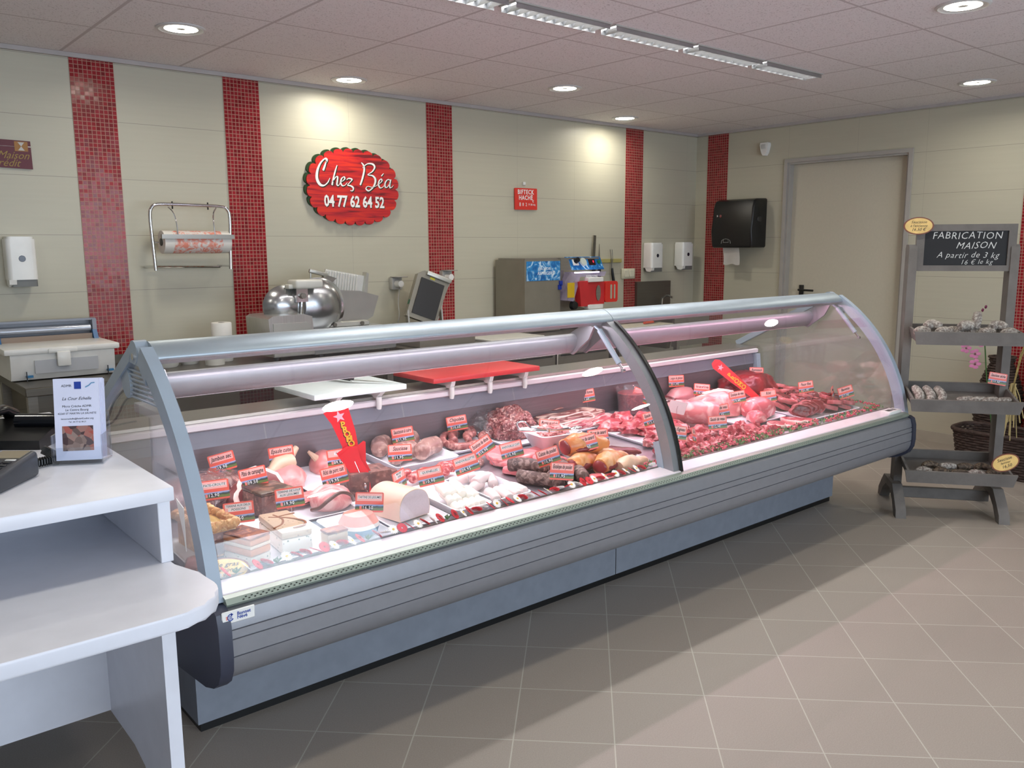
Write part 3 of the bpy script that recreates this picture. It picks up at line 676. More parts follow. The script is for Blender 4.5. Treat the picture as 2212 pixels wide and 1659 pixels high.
# raised lid, hinged at the back
g = MB(); g.box(-.435, .035, -.235, -.228, .985, 1.085); g.box(-.435, -.415, -.30, -.228, 1.0, 1.085); g.box(.015, .035, -.30, -.228, 1.0, 1.085); g.box(-.435, .035, -.29, -.23, 1.08, 1.09)
g.build('lid', M('smoky_clear_lid', (150, 156, 170), .2, alpha=.75), fd, smooth=False)
MB().cyl((-.41, -.27, 1.04), .018, .42, 16, 0).build('film_roll', M('film_roll', (178, 184, 196), .15, .3), fd)
MB().box(-.41, .01, -.30, -.292, .985, 1.012).build('cutter_board', M('brown_board', (150, 132, 118), .6), fd, smooth=False)
for x in (-.435, .012):
    MB().prism([(-.33, .985), (-.30, 1.03), (-.285, 1.03), (-.26, .985)], 0, x, x+.022).build('hinge', M('blue_hinge', (28, 96, 150), .4), fd, smooth=False)

fd.location.y += .18; fd.location.z += .004

# bowls, paper roll
def paper_roll(x, y, z, r, h, lab):
    t = thing('paper_roll', lab, 'paper roll', (x, y, z))
    MB().lathe([(.018, h), (r-.003, h), (r, h-.004), (r, .004), (r-.003, 0), (.018, 0), (.018, h)], 28).build('paper', M('tissue_white', (226, 224, 218), .8), t, world=False)
    MB().lathe([(.0145, 0), (.018, 0), (.018, h), (.0145, h), (.0145, 0)], 20).build('core', M('cardboard_core', (160, 130, 100), .8), t, world=False)
paper_roll(.632, -.30, .83, .055, .215, 'upright white paper roll on the steel table left of the slicer')
for k, (x, y, r, h, l) in enumerate(((.30, -.34, .085, .085, 'white ribbed plastic tub on the table, leftmost of the pale containers'), (.445, -.30, .06, .07, 'small white bowl between the ribbed tub and the paper roll'))):
    g = MB(); g.lathe([(0, 0), (r*.72, 0), (r*.8, .008), (r, h), (r+.006, h+.002), (r+.004, h+.006), (r-.004, h+.002), (r*.72, .012), (0, .01)], 32, T(x, y, .8305))
    tag(g.build('plastic_tub', M('tub_plastic%d' % k, (206, 206, 200), .4)), l, 'bowl')
g = MB(); g.lathe([(0, 0), (.05, 0), (.056, .06), (.045, .12), (.02, .135), (0, .136)], 24, T(.54, -.42, .83)); tag(g.build('plastic_bag', M('translucent_bag', (210, 208, 200), .4)), 'crumpled pale plastic bag beside the upright paper roll', 'bag')

# slicer
sl = thing('meat_slicer', 'large silver gravity meat slicer standing on the steel table', 'slicer', (1.2, -.33, .83))
g = MB()
g.prism([(.80, .86), (1.04, .86), (1.045, .93), (1.035, 1.075), (.985, 1.09), (.80, 1.085), (.775, 1.07), (.785, .93)], 1, -.60, -.30)
g.build('motor_housing', brushed('cast_aluminium', (190, 190, 184), .3, 2), sl)
g = MB(); g.prism([(.80, .865), (1.02, .865), (1.02, 1.03), (1.0, 1.045), (.80, 1.045)], 1, -.606, -.60); g.build('front_plate', mAluN, sl)
g = MB(); g.rbox(1.05, 1.60, -.58, -.20, .85, .985, .012, 3); g.build('base', brushed('slicer_base', (196, 200, 202), .28), sl)
for x, y in ((1.1, -.55), (1.55, -.55), (1.1, -.24), (1.55, -.24), (.86, -.5)): MB().cyl((x, y, .83), .02, .032).build('foot', mBlack, sl)
# blade cover (two domes) and blade
g = MB(); g.lathe([(.0, .055), (.05, .052), (.11, .036), (.15, .012), (.158, 0), (.150, -.01), (0, -.01)], 48, T(1.175, -.40, 1.11) @ RX(90)); g.build('blade_guard', mMirror, sl)
g = MB(); g.lathe([(.150, -.002), (.172, -.006), (.1725, -.008), (.150, -.012), (.150, -.002)], 64, T(1.185, -.395, 1.11) @ RX(90)); g.build('blade', mChrome, sl)
g = MB(); g.lathe([(0, .07), (.06, .066), (.11, .04), (.135, 0), (0, 0)], 40, T(.96, -.42, 1.125) @ RX(90) @ Matrix.Diagonal((1.0, .9, 1, 1))); g.build('sharpener_dome', mMirror, sl)
g = MB(); g.rbox(.975, 1.145, -.54, -.42, 1.225, 1.275, .014, 3); g.rbox(.95, .98, -.50, -.44, 1.225, 1.25, .006, 2); g.build('top_cover', M('cover_light_grey', (206, 206, 198), .4), sl)
MB().lathe([(0, .02), (.016, .02), (.018, 0), (0, 0)], 18, T(1.03, -.50, 1.185) @ RX(90)).build('sharpener_knob', mSteel, sl)
g = MB(); g.box(.995, 1.065, -.50, -.45, 1.15, 1.225); g.tube([(1.03, -.49, 1.15), (1.025, -.49, 1.10), (1.022, -.48, 1.06)], .009, 8);  g.build('knife_sharpener', mChrome, sl)
# gauge plate and carriage
g = MB(); g.prism([(1.17, .99), (1.13, 1.215), (1.50, 1.19), (1.63, 1.155), (1.585, 1.03), (1.50, .99)], 1, -.335, -.322); g.build('gauge_plate', M('gauge_aluminium', (166, 164, 158), .35, .5), sl)
g = MB(); g.rbox(1.22, 1.51, -.42, -.35, .985, 1.015, .004, 1); g.build('carriage_rail', mAluN, sl)
for x in (1.27, 1.455): MB().cyl((x, -.43, 1.0), .012, .02, 16, 1).build('knob', mSteelD, sl)
g = MB()
Q = T(1.43, -.22, 1.20) @ RY(10)
g.box(-.12, .15, -.004, .012, -.06, .105, Q)
for k in range(12): g.rbox(-.115+k*.019, -.104+k*.019, -.014, -.003, -.06, .100, .003, 1, Q)
g.build('ribbed_meat_table', M('bright_ribbed_metal', (226, 226, 220), .35, .3), sl, smooth=False)
g = MB(); g.prism([(1.20, 1.20), (1.30, 1.29), (1.36, 1.27), (1.26, 1.185)], 1, -.30, -.24); g.build('end_weight', mSteel, sl)
g = MB(); g.tube([(1.21, -.25, 1.18), (1.215, -.25, 1.315)], .006, 8); g.rbox(1.205, 1.33, -.262, -.238, 1.305, 1.33, .006, 2, T(1.21, 0, 1.32) @ RY(14) @ T(-1.21, 0, -1.32)); g.build('pusher_arm', mAluN, sl)
g = MB(); g.prism([(1.60, 1.165), (1.615, 1.29), (1.60, 1.30), (1.575, 1.165)], 1, -.25, -.20); g.build('fence', mAluN, sl, smooth=False)

# tray sealer
ts = thing('tray_sealer', 'tilted steel tray sealer with open black heating lid next to the slicer', 'sealing machine', (2.02, -.35, .83))
g = MB(); g.rbox(1.78, 2.22, -.56, -.10, .831, .935, .008, 2); g.build('base', mSatin, ts)
g = MB(); g.rbox(1.83, 2.18, -.50, -.16, .935, .96, .006, 2); g.build('tray_plate', mSteel, ts)
LQ = T(1.975, -.30, .975) @ RZ(-14) @ RY(21) @ RX(-8)
g = MB(); g.prism([(-.115, 0), (.10, 0), (.115, .30), (.06, .325), (-.075, .325), (-.115, .29)], 1, .0, .05, LQ); g.build('lid', mSatin, ts)
g = MB(); g.box(-.085, .085, -.008, .0, .03, .275, LQ); g.build('heating_plate', M('black_plate', (32, 28, 24), .35), ts, smooth=False)
g = MB(); g.rbox(-.06, .12, -.02, .0, .30, .33, .006, 2, LQ); g.build('handle', mAluN, ts)
g = MB(); g.box(-.025, .01, -.0015, .0, .285, .297, LQ); g.build('yellow_sticker', M('yellow_sticker', (220, 210, 40), .6), ts, smooth=False)
for sx in (-.12, .11):
    g = MB(); g.prism([(-.03, -.02), (.03, -.02), (.04, .05), (-.01, .08)], 0, sx, sx+.01, T(2.0, -.30, .97) @ RZ(-18)); g.build('side_arm', mSteel, ts, smooth=False)
g = MB(); g.box(-.118, -.112, .01, .03, .08, .11, LQ); g.build('switch', M('green_switch', (16, 90, 60), .4), ts, smooth=False)
for x0, z0, x1, z1, l in ((1.985, 1.19, 1.90, 1.00, 'grey cable hanging from the wall socket left of the tray sealer'), (2.40, 1.20, 2.20, .96, 'white cable hanging from the socket on the third mosaic band')):
    g = MB(); g.tube(cat([Vector((x0, -.03, z0)), Vector(((x0*2+x1)/3, -.05, z0-.10)), Vector(((x0+x1*2)/3, -.10, z0-.2)), Vector((x1, -.09, z1-.10))], 8), .004, 8)
    tag(g.build('power_cable', M('cable_grey', (160, 160, 155), .5)), l, 'cable')
def socket(x, z, lab):
    t = thing('wall_socket', lab, 'socket', (x, .03, z))
    MB().rbox(-.04, .04, -.045, 0, -.04, .045, .005, 2).build('box', M('socket_grey', (168, 166, 160), .4), t, world=False)
    MB().rbox(-.042, .045, -.11, -.02, .044, .050, .002, 1).build('flap', M('flap_grey', (150, 148, 142), .4), t, world=False)
    MB().lathe([(0, .05), (.022, .048), (.026, .01), (.026, 0), (0, 0)], 20, T(0, -.045, 0) @ RX(90)).build('plug', mWhiteP, t, world=False)
socket(1.975, 1.21, 'grey wall socket with raised flap between slicer and tray sealer'); socket(2.395, 1.245, 'wall socket with white plug on the third red mosaic band')

# refrigerated mincer
mc = thing('refrigerated_mincer', 'steel refrigerated meat mincer with blue control panel and red guard', 'mincer', (3.3, -.30, .83))
g = MB(); g.box(2.84, 3.19, -.34, -.01, .84, 1.36); g.build('cabinet', mSatin, mc, smooth=False)
g = MB(); g.prism([(3.19, .84), (3.62, .84), (3.62, .96), (3.45, 1.0), (3.30, 1.20), (3.30, 1.29), (3.62, 1.29), (3.62, 1.37), (3.19, 1.37)], 1, -.26, -.02); g.build('body', mSatin, mc, smooth=False)
g = MB(); g.box(2.86, 3.62, -.32, -.02, 1.36, 1.372); g.build('top_tray', mSteel, mc, smooth=False)
def ice_mat():
    m, nt, b = newmat('blue_ice_panel'); tc = nd(nt, 'ShaderNodeTexCoord').outputs['Object']
    n = nd(nt, 'ShaderNodeTexNoise'); n.inputs['Scale'].default_value = 14; n.inputs['Detail'].default_value = 5; n.inputs['Distortion'].default_value = 2; lk(nt, tc, n.inputs['Vector'])
    r = nd(nt, 'ShaderNodeValToRGB'); lk(nt, n.outputs[0], r.inputs[0]); r.color_ramp.elements[0].position = .4; r.color_ramp.elements[0].color = (*lin((16, 92, 160)), 1); r.color_ramp.elements[1].position = .66; r.color_ramp.elements[1].color = (*lin((205, 228, 240)), 1)
    e = r.color_ramp.elements.new(.55); e.color = (*lin((50, 140, 200)), 1); lk(nt, r.outputs[0], b.inputs['Base Color']); b.inputs['Roughness'].default_value = .35; return m
mIce = ice_mat()
p_ = MB().box(2.855, 3.185, -.343, -.34, 1.21, 1.35).build('blue_panel', mIce, mc, smooth=False)
t = MB(); a = text('HACHOIR', .028, 'CENTER'); t.add(a.v, a.f, T(3.03, -.3435, 1.295) @ UP); a = text('REFRIGERE', .034, 'CENTER', .2); t.add(a.v, a.f, T(3.04, -.3435, 1.262) @ UP)
t.build('lettering', mWhiteT, p_, smooth=False)
CQ = T(3.30, -.345, 1.28) @ RX(-24)
cp_ = MB().prism([(0, 0), (.35, .0), (.34, .105), (-.035, .105)], 1, -.004, .0, CQ).build('control_panel', mIce, mc, smooth=False)
g = MB(); g.prism([(3.19, 1.28), (3.30, 1.28), (3.265, 1.372), (3.19, 1.372)], 1, -.345, -.26); g.build('cheek', mSteel, mc, smooth=False)
g = MB(); g.prism([(-.345, 1.28), (-.26, 1.28), (-.26, 1.372), (-.305, 1.372)], 0, 3.30, 3.65); g.build('control_housing', mSteel, mc, smooth=False)
g = MB(); g.rbox(.03, .09, -.008, -.004, .035, .095, .003, 1, CQ); g.build('switch_plate', mWhiteP, cp_)
g = MB(); g.lathe([(0, .03), (.018, .03), (.022, .0), (0, 0)], 16, CQ @ T(.065, -.008, .07) @ RX(90)); g.build('black_knob', mBlack, cp_)
g = MB(); g.lathe([(0, .012), (.03, .012), (.034, 0), (0, 0)], 24, CQ @ T(.14, -.004, .062) @ RX(90)); g.build('selector', M('selector_grey', (190, 200, 190), .4), cp_)
g = MB(); g.box(.20, .27, -.008, -.004, .035, .085, CQ); g.build('display', M('mincer_display', (40, 14, 16), .3), cp_, smooth=False)
g = MB(); g.box(.245, .255, -.0085, -.008, .055, .072, CQ); g.build('red_digit', M('red_digit', (255, 40, 60), .4, emis=((255, 40, 60), 2)), cp_, smooth=False)
g = MB(); g.lathe([(0, .012), (.014, .01), (.016, 0), (0, 0)], 16, CQ @ T(.31, -.004, .06) @ RX(90)); g.build('green_button', M('green_button', (20, 110, 60), .4), cp_)
hd_ = MB(); hd_.prism([(3.21, 1.06), (3.30, 1.265), (3.62, 1.265), (3.60, 1.23), (3.34, 1.23), (3.27, 1.05)], 1, -.40, -.27); hd_.build('neon_hood', M('hood_clear', (190, 180, 205), .15, alpha=.45), mc, smooth=False)
MB().cyl((3.30, -.38, 1.262), .005, .26, 8, 0).build('neon_strip', M('neon_strip', (255, 240, 255), .5, emis=((225, 205, 255), 6)), mc)
t = MB(); a = text('REFRIGERE', .026, 'CENTER'); t.add(a.v, a.f, T(3.46, -.4015, 1.232) @ UP); t.build('hood_lettering', mWhiteT, mc, smooth=False)
g = MB(); g.prism([(3.33, 1.01), (3.31, 1.195), (3.40, 1.20), (3.42, 1.01)], 1, -.42, -.36); g.box(3.41, 3.60, -.40, -.385, 1.02, 1.19); g.build('red_guard', mRed, mc, smooth=False)
g = MB(); g.prism(rect_r(3.60, 3.74, 1.03, 1.19, .02, 4), 1, -.41, -.38); b0 = g.v; g.build('red_paddle', M('red_paddle', (214, 48, 38), .35), mc)
g = MB(); g.prism(rect_r(3.655, 3.675, 1.055, 1.165, .008, 3), 1, -.4115, -.4095); g.prism(rect_r(3.695, 3.712, 1.055, 1.165, .008, 3), 1, -.4115, -.4095); g.build('paddle_slot', M('slot_wall_tone', (172, 166, 146), .5), mc)
for z in (1.19, .985): MB().rbox(3.40, 3.56, -.43, -.38, z, z+.035, .004, 1).build('white_guide', mWhiteP, mc)
g = MB(); g.lathe([(0, .0), (.035, .0), (.035, .004), (0, .004)], 24, T(3.53, -.402, 1.105) @ RX(90) @ Matrix.Diagonal((.7, 1.7, 1, 1))); g.build('spout', mSteel, mc)
g = MB(); g.box(3.205, 3.275, -.405, -.40, 1.08, 1.19); g.build('yellow_notice', M('yellow_notice', (206, 170, 24), .6), mc, smooth=False)
g = MB(); g.lathe([(0, .03), (.03, .028), (.035, 0), (0, 0)], 18, T(3.28, -.38, 1.02) @ RX(90)); g.build('black_handwheel', mBlack, mc)
for x, z in ((3.175, 1.17), (3.165, 1.14), (3.18, .90)): MB().box(x, x+.03, -.35, -.335, z, z+.035).build('blue_latch', M('blue_latch', (24, 52, 150), .4), mc, smooth=False)
# knife rack with steel, knives and fork
kr = thing('knife_rack', 'yellowish magnetic knife bar on the back wall right of the mincer', 'knife rack', (4.08, .03, 1.33))
MB().rbox(3.72, 4.24, .008, .03, 1.32, 1.352, .003, 1).build('bar', M('yellow_bar', (168, 158, 96), .5), kr)
def hangs(name, pts, lab, cat_, mat=None, prt=None):
    t = thing(name, lab, cat_, (pts[0][0], .0, pts[0][2])); return t
t = thing('butcher_saw', 'long flat steel blade standing tall behind the mincer panel', 'blade', (3.90, .0, 1.33)); MB().box(3.88, 3.905, -.0, .006, 1.30, 1.545, T(3.9, 0, 1.33) @ RY(3) @ T(-3.9, 0, -1.33)).build('blade', mSteelD, t, smooth=False); MB().rbox(3.875, 3.91, -.008, .008, 1.20, 1.30, .004, 1).build('handle', mBlack, t)
t = thing('boning_knife', 'slim pointed knife blade beside the tall steel blade on the rack', 'knife', (3.96, .0, 1.33)); MB().prism([(3.945, 1.30), (3.97, 1.30), (3.955, 1.475)], 1, 0, .004).build('blade', mSteel, t, smooth=False); MB().rbox(3.945, 3.972, -.008, .008, 1.20, 1.30, .004, 1).build('handle', mBlack, t)
t = thing('meat_fork', 'two-pronged carving fork with black handle on the magnetic bar', 'fork', (4.12, .0, 1.3))
g = MB(); g.tube([(4.105, 0, 1.30), (4.10, 0, 1.34), (4.085, 0, 1.43)], .003, 6); g.tube([(4.105, 0, 1.30), (4.118, 0, 1.34), (4.108, 0, 1.43)], .003, 6); g.tube([(4.106, 0, 1.27), (4.105, 0, 1.31)], .005, 6); g.build('prongs', mSteelD, t)
g = MB(); g.tube([(4.105, -.005, 1.275), (4.11, -.008, 1.22), (4.135, -.008, 1.12)], [.009, .012, .013], 10); g.build('handle', mBlack, t)
# light switch
sw = thing('light_switch', 'cream double light switch on the fourth mosaic band', 'switch', (4.33, .03, 1.225)); MB().rbox(4.25, 4.415, .012, .026, 1.18, 1.268, .006, 2).build('plate', M('cream_plastic', (206, 202, 178), .4), sw)
for x in (4.275, 4.34): MB().rbox(x, x+.058, .006, .014, 1.195, 1.255, .003, 1).build('rocker', M('cream_rocker', (214, 210, 188), .35), sw)

# items lying on the far worktops
g = MB(); g.rbox(2.32, 2.80, -.60, -.10, .8305, .845, .004, 1)
tag(g.build('white_board', M('board_offwhite', (204, 202, 194), .5)), 'large off-white cutting board on the mincer cabinet left of the machine', 'cutting board')
tag(MB().rbox(3.46, 4.15, -.64, -.43, .8305, .85, .004, 1).build('cutting_board', M('board_offwhite2', (200, 194, 178), .5)), 'worn off-white cutting board on the side table behind the middle arch', 'cutting board')
t = thing('cleaver', 'orange-handled knife resting on the worn board beyond the rail', 'knife', (3.98, -.53, .85)); MB().tube([(3.90, -.55, .862), (4.02, -.53, .862)], .014, 10, flat=.7).build('handle', M('orange_handle', (214, 72, 36), .4), t); MB().prism([(4.02, -.55), (4.14, -.52), (4.02, -.505)], 2, .855, .858).build('blade', mChrome, t, smooth=False)
# hand-wash sink
sk = thing('hand_wash_sink', 'dark stainless wall-hung hand-wash basin with splashback in the corner', 'sink', (4.75, -.2, .6))
MB().box(4.43, 4.88, .0, .03, .86, 1.15).build('splashback', mSteelD, sk, smooth=False)
MB().prism([(.02, .60), (-.34, .60), (-.40, .86), (.02, .86)], 0, 4.43, 4.47).build('side_cheek', mSteelD, sk, smooth=False)
g = MB(); g.box(4.43, 4.90, -.40, .02, .84, .86); g.box(4.43, 4.90, -.42, -.39, .62, .86); g.box(4.88, 4.90, -.4, .02, .62, .86); g.build('basin', mSteel, sk, smooth=False)
g = MB(); g.tube([(4.72, -.03, .86), (4.72, -.04, 1.0), (4.72, -.10, 1.03), (4.72, -.16, 1.01)], .010, 10); g.build('tap', mChrome, sk)
wb_ = thing('waste_bin', 'small pale bin on the floor under the hand-wash sink', 'bin', (4.70, -.28, 0)); MB().lathe([(0, 0), (.11, 0), (.14, .36), (.145, .37), (.135, .37), (.105, .01), (0, .01)], 28, T(4.70, -.28, 0)).build('bucket', M('bin_plastic', (188, 192, 196), .4), wb_)
MB().tube([(4.56, -.28, .35), (4.58, -.28, .43), (4.70, -.28, .47), (4.82, -.28, .43), (4.84, -.28, .35)], .004, 6).build('bail', mChrome, wb_)

# ================================================================ on the walls
def dispenser(x, z, w, h, lab, dep=.11, grey=True):
    t = thing('soap_dispenser', lab, 'soap dispenser', (x, .03, z))
    g = MB(); g.prism(rect_r(-w/2, w/2, -dep, 0, .022, 4), 2, .035, h-.012)
    g.prism(rect_r(-w/2+.008, w/2-.008, -dep+.008, 0, .02, 4), 2, h-.012, h); g.prism([(-dep, .035), (-.03, .035), (-.05, .006), (-.085, .0), (-dep+.004, .012)], 0, -w/2+.002, -w/2+.035); g.build('cover', mWhiteP, t, world=False)
    g = MB(); g.prism(rect_r(-w/2+.012, w/2-.004, -dep+.006, -.02, .01, 3), 2, 0, .035); g.build('lever', mGreyP, t, world=False)
    g = MB(); g.lathe([(0, .001), (.015, .001), (.016, 0), (0, 0)], 20, T(0, -dep-.0005, h*.56) @ RX(90)); g.build('window', M('dark_blue_spot', (24, 26, 44), .2), t, world=False)
dispenser(-.275, 1.265, .135, .25, 'white soap dispenser with dark spot, on the wall at the far left')
dispenser(4.60, 1.235, .155, .25, 'white soap dispenser left of the corner pair, just beside the fourth mosaic band')
dispenser(5.02, 1.245, .15, .245, 'white soap dispenser nearest the room corner')
# towel dispenser on the right wall
td = thing('towel_dispenser', 'black paper towel dispenser with white sheet hanging out, on the side wall', 'towel dispenser', (5.24, -.52, 1.44))
g = MB(); g.prism([(5.24, 1.44), (5.05, 1.44), (5.035, 1.455), (5.03, 1.58), (5.045, 1.78), (5.07, 1.835), (5.11, 1.85), (5.24, 1.855)], 1, -.725, -.315)
b_ = bmesh.new(); vs_ = [b_.verts.new(v) for v in g.v]
for f_ in g.f: b_.faces.new([vs_[i] for i in f_])
ed = [e for e in b_.edges if abs(e.verts[0].co.y-e.verts[1].co.y) < 1e-5 and min(e.verts[0].co.x, e.verts[1].co.x) < 5.23]; bmesh.ops.bevel(b_, geom=ed, offset=.018, segments=3, profile=.5, affect='EDGES')
MB().bm(b_).build('cover', M('towel_black', (20, 20, 21), .3, 0, (300, .1), (500, .3)), td)
g = MB(); g.grid(lambda u, v: (5.085+.02*math.sin(v*2)+.004*math.sin(u*7), -.40-.165*u, 1.445-.15*v-.006*math.sin(u*9)), 10, 8, None, 0, .0); g.build('paper_sheet', M('towel_paper', (196, 192, 186), .8), td)
g = MB(); g.tube([(5.034, -.42, 1.475), (5.0335, -.425, 1.50), (5.034, -.445, 1.512), (5.0335, -.465, 1.515), (5.034, -.49, 1.512), (5.034, -.51, 1.50), (5.034, -.515, 1.475)], .002, 5); g.tube([(5.034, -.445, 1.512), (5.0335, -.44, 1.485), (5.034, -.495, 1.485), (5.034, -.49, 1.512)], .0018, 5); g.build('logo', M('silver_print', (170, 172, 168), .4), td)
g = MB(); g.rbox(5.033, 5.045, -.375, -.36, 1.70, 1.72, .003, 1); g.cyl((5.033, -.405, 1.71), .012, .01, 16, 0); g.build('lock', mChrome, td)
MB().rbox(5.10, 5.16, -.733, -.722, 1.655, 1.70, .004, 1).build('side_latch', M('latch_black', (44, 44, 44), .3), td)
ad_ = thing('motion_detector', 'small white motion detector high on the side wall', 'detector', (5.24, -.70, 2.25)); MB().prism([(-.735, 2.31), (-.665, 2.31), (-.66, 2.29), (-.675, 2.23), (-.69, 2.205), (-.71, 2.205), (-.725, 2.23), (-.74, 2.29)], 0, 5.195, 5.24).build('housing', mWhiteP, ad_)
MB().rbox(5.19, 5.197, -.72, -.68, 2.26, 2.295, .002, 1).build('lens', M('lens', (206, 206, 202), .2), ad_)

# wrapping paper rack
pr = thing('paper_rack', 'chrome wall rack holding a printed roll of wrapping paper', 'paper rack', (.55, .03, 1.34))
g = MB(); g.tube(cat([Vector(v) for v in ((.345, -.16, 1.335), (.338, -.16, 1.50), (.334, -.16, 1.62), (.345, -.16, 1.668), (.385, -.16, 1.688), (.55, -.16, 1.688), (.72, -.16, 1.684), (.762, -.16, 1.665), (.772, -.16, 1.62), (.768, -.16, 1.50), (.762, -.16, 1.335))], 5), .0095, 10); g.build('frame', mChrome, pr)
for x in (.345, .762): MB().tube([(x, -.16, 1.352), (x, .03, 1.352)], .006, 8).build('arm', mChrome, pr)
MB().tube([(.345, .0, 1.352), (.762, .0, 1.345)], .007, 8).build('wall_bar', mChrome, pr)
rl = MB().cyl((.395, -.13, 1.487), .062, .37, 36, 0).build('paper_roll', M('wrapping_white', (222, 218, 210), .6), pr)
def print_mat():
    m, nt, b = newmat('orange_printed_paper'); tc = nd(nt, 'ShaderNodeTexCoord').outputs['Object']
    n = nd(nt, 'ShaderNodeTexNoise'); n.inputs['Scale'].default_value = 34; n.inputs['Detail'].default_value = 6; n.inputs['Distortion'].default_value = 1.5; lk(nt, tc, n.inputs['Vector'])
    r = nd(nt, 'ShaderNodeMapRange'); lk(nt, n.outputs[0], r.inputs[0]); r.inputs[1].default_value = .42; r.inputs[2].default_value = .58
    lk(nt, mixc(nt, r.outputs[0], lin((226, 140, 120)), lin((222, 214, 208))), b.inputs['Base Color']); b.inputs['Roughness'].default_value = .6; return m
MB().lathe([(.0625, 0), (.0625, .27)], 36, T(.445, -.13, 1.487), ax=0).build('printed_band', print_mat(), rl)
MB().cyl((.39, -.13, 1.487), .020, .006, 20, 0).build('roll_core', mBlack, rl)
MB().tube([(.34, -.13, 1.487), (.395, -.13, 1.487)], .004, 8).build('spindle', mChrome, pr)
MB().box(.375, .775, -.205, -.185, 1.505, 1.528).build('tear_bar', mSteel, pr, smooth=False)
for s_ in (.46, .665): MB().tube(cat([Vector(v) for v in ((s_-.03*(1 if s_ < .5 else -1), -.165, 1.675), (s_-.01*(1 if s_ < .5 else -1), -.175, 1.65), (s_, -.19, 1.60), (s_+.004, -.195, 1.525))], 4), .0035, 6).build('spring_arm', mChrome, pr)
for s_ in (.455, .65): MB().tube([(s_, -.16, 1.665), (s_, -.16, 1.705)], .004, 6).build('screw', mBlack, pr)

# shop sign: scalloped red board
def scallop(cx, cz, rx, rz, n, r, k=9):
    # superellipse with n outward bumps, spaced evenly along the rim
    base = []
    for i in range(720):
        a = 2*math.pi*i/720; base.append(Vector((rx*math.copysign(abs(math.cos(a))**.84, math.cos(a)), rz*math.copysign(abs(math.sin(a))**.84, math.sin(a)), 0)))
    L = [0]
    for i in range(720): L.append(L[-1]+(base[(i+1) % 720]-base[i]).length)
    o = []; m = n*k; q = 0
    for i in range(m):
        d = L[-1]*i/m
        while L[q+1] < d: q += 1
        p = base[q % 720]; t_ = (base[(q+1) % 720]-base[(q-1) % 720]).normalized(); nr = Vector((t_.y, -t_.x, 0)); ph = (i % k)/k
        b = math.sqrt(max(0, 1-(2*ph-1)**2))*r
        o.append((cx+p.x+nr.x*b, cz+p.y+nr.y*b))
    return o
sg = thing('shop_sign', 'red scalloped wood-look shop sign reading Chez Béa with a phone number', 'sign', (1.68, .03, 1.65))
SX, SZ = 1.680, 1.838
MB().prism(scallop(SX-.014, SZ+.009, .312, .216, 24, .026), 1, .014, .028).build('green_edge', M('dark_green_edge', (26, 58, 18), .5), sg)
def redwood():
    m, nt, b = newmat('red_wood_print'); tc = nd(nt, 'ShaderNodeTexCoord').outputs['Object']; mp = nd(nt, 'ShaderNodeMapping'); lk(nt, tc, mp.inputs[0]); mp.inputs['Scale'].default_value = (2.2, 1, 26)
    n = nd(nt, 'ShaderNodeTexNoise'); n.inputs['Scale'].default_value = 1.6; n.inputs['Detail'].default_value = 5; n.inputs['Distortion'].default_value = .7; lk(nt, mp.outputs[0], n.inputs['Vector'])
    r = nd(nt, 'ShaderNodeValToRGB'); lk(nt, n.outputs[0], r.inputs[0]); r.color_ramp.elements[0].position = .33; r.color_ramp.elements[0].color = (*lin((110, 20, 28)), 1); r.color_ramp.elements[1].position = .68; r.color_ramp.elements[1].color = (*lin((222, 54, 30)), 1)
    e = r.color_ramp.elements.new(.45); e.color = (*lin((184, 30, 38)), 1); lk(nt, r.outputs[0], b.inputs['Base Color']); b.inputs['Roughness'].default_value = .4; return m
MB().prism(scallop(SX, SZ, .312, .216, 24, .026), 1, .006, .0139).build('board', redwood(), sg)
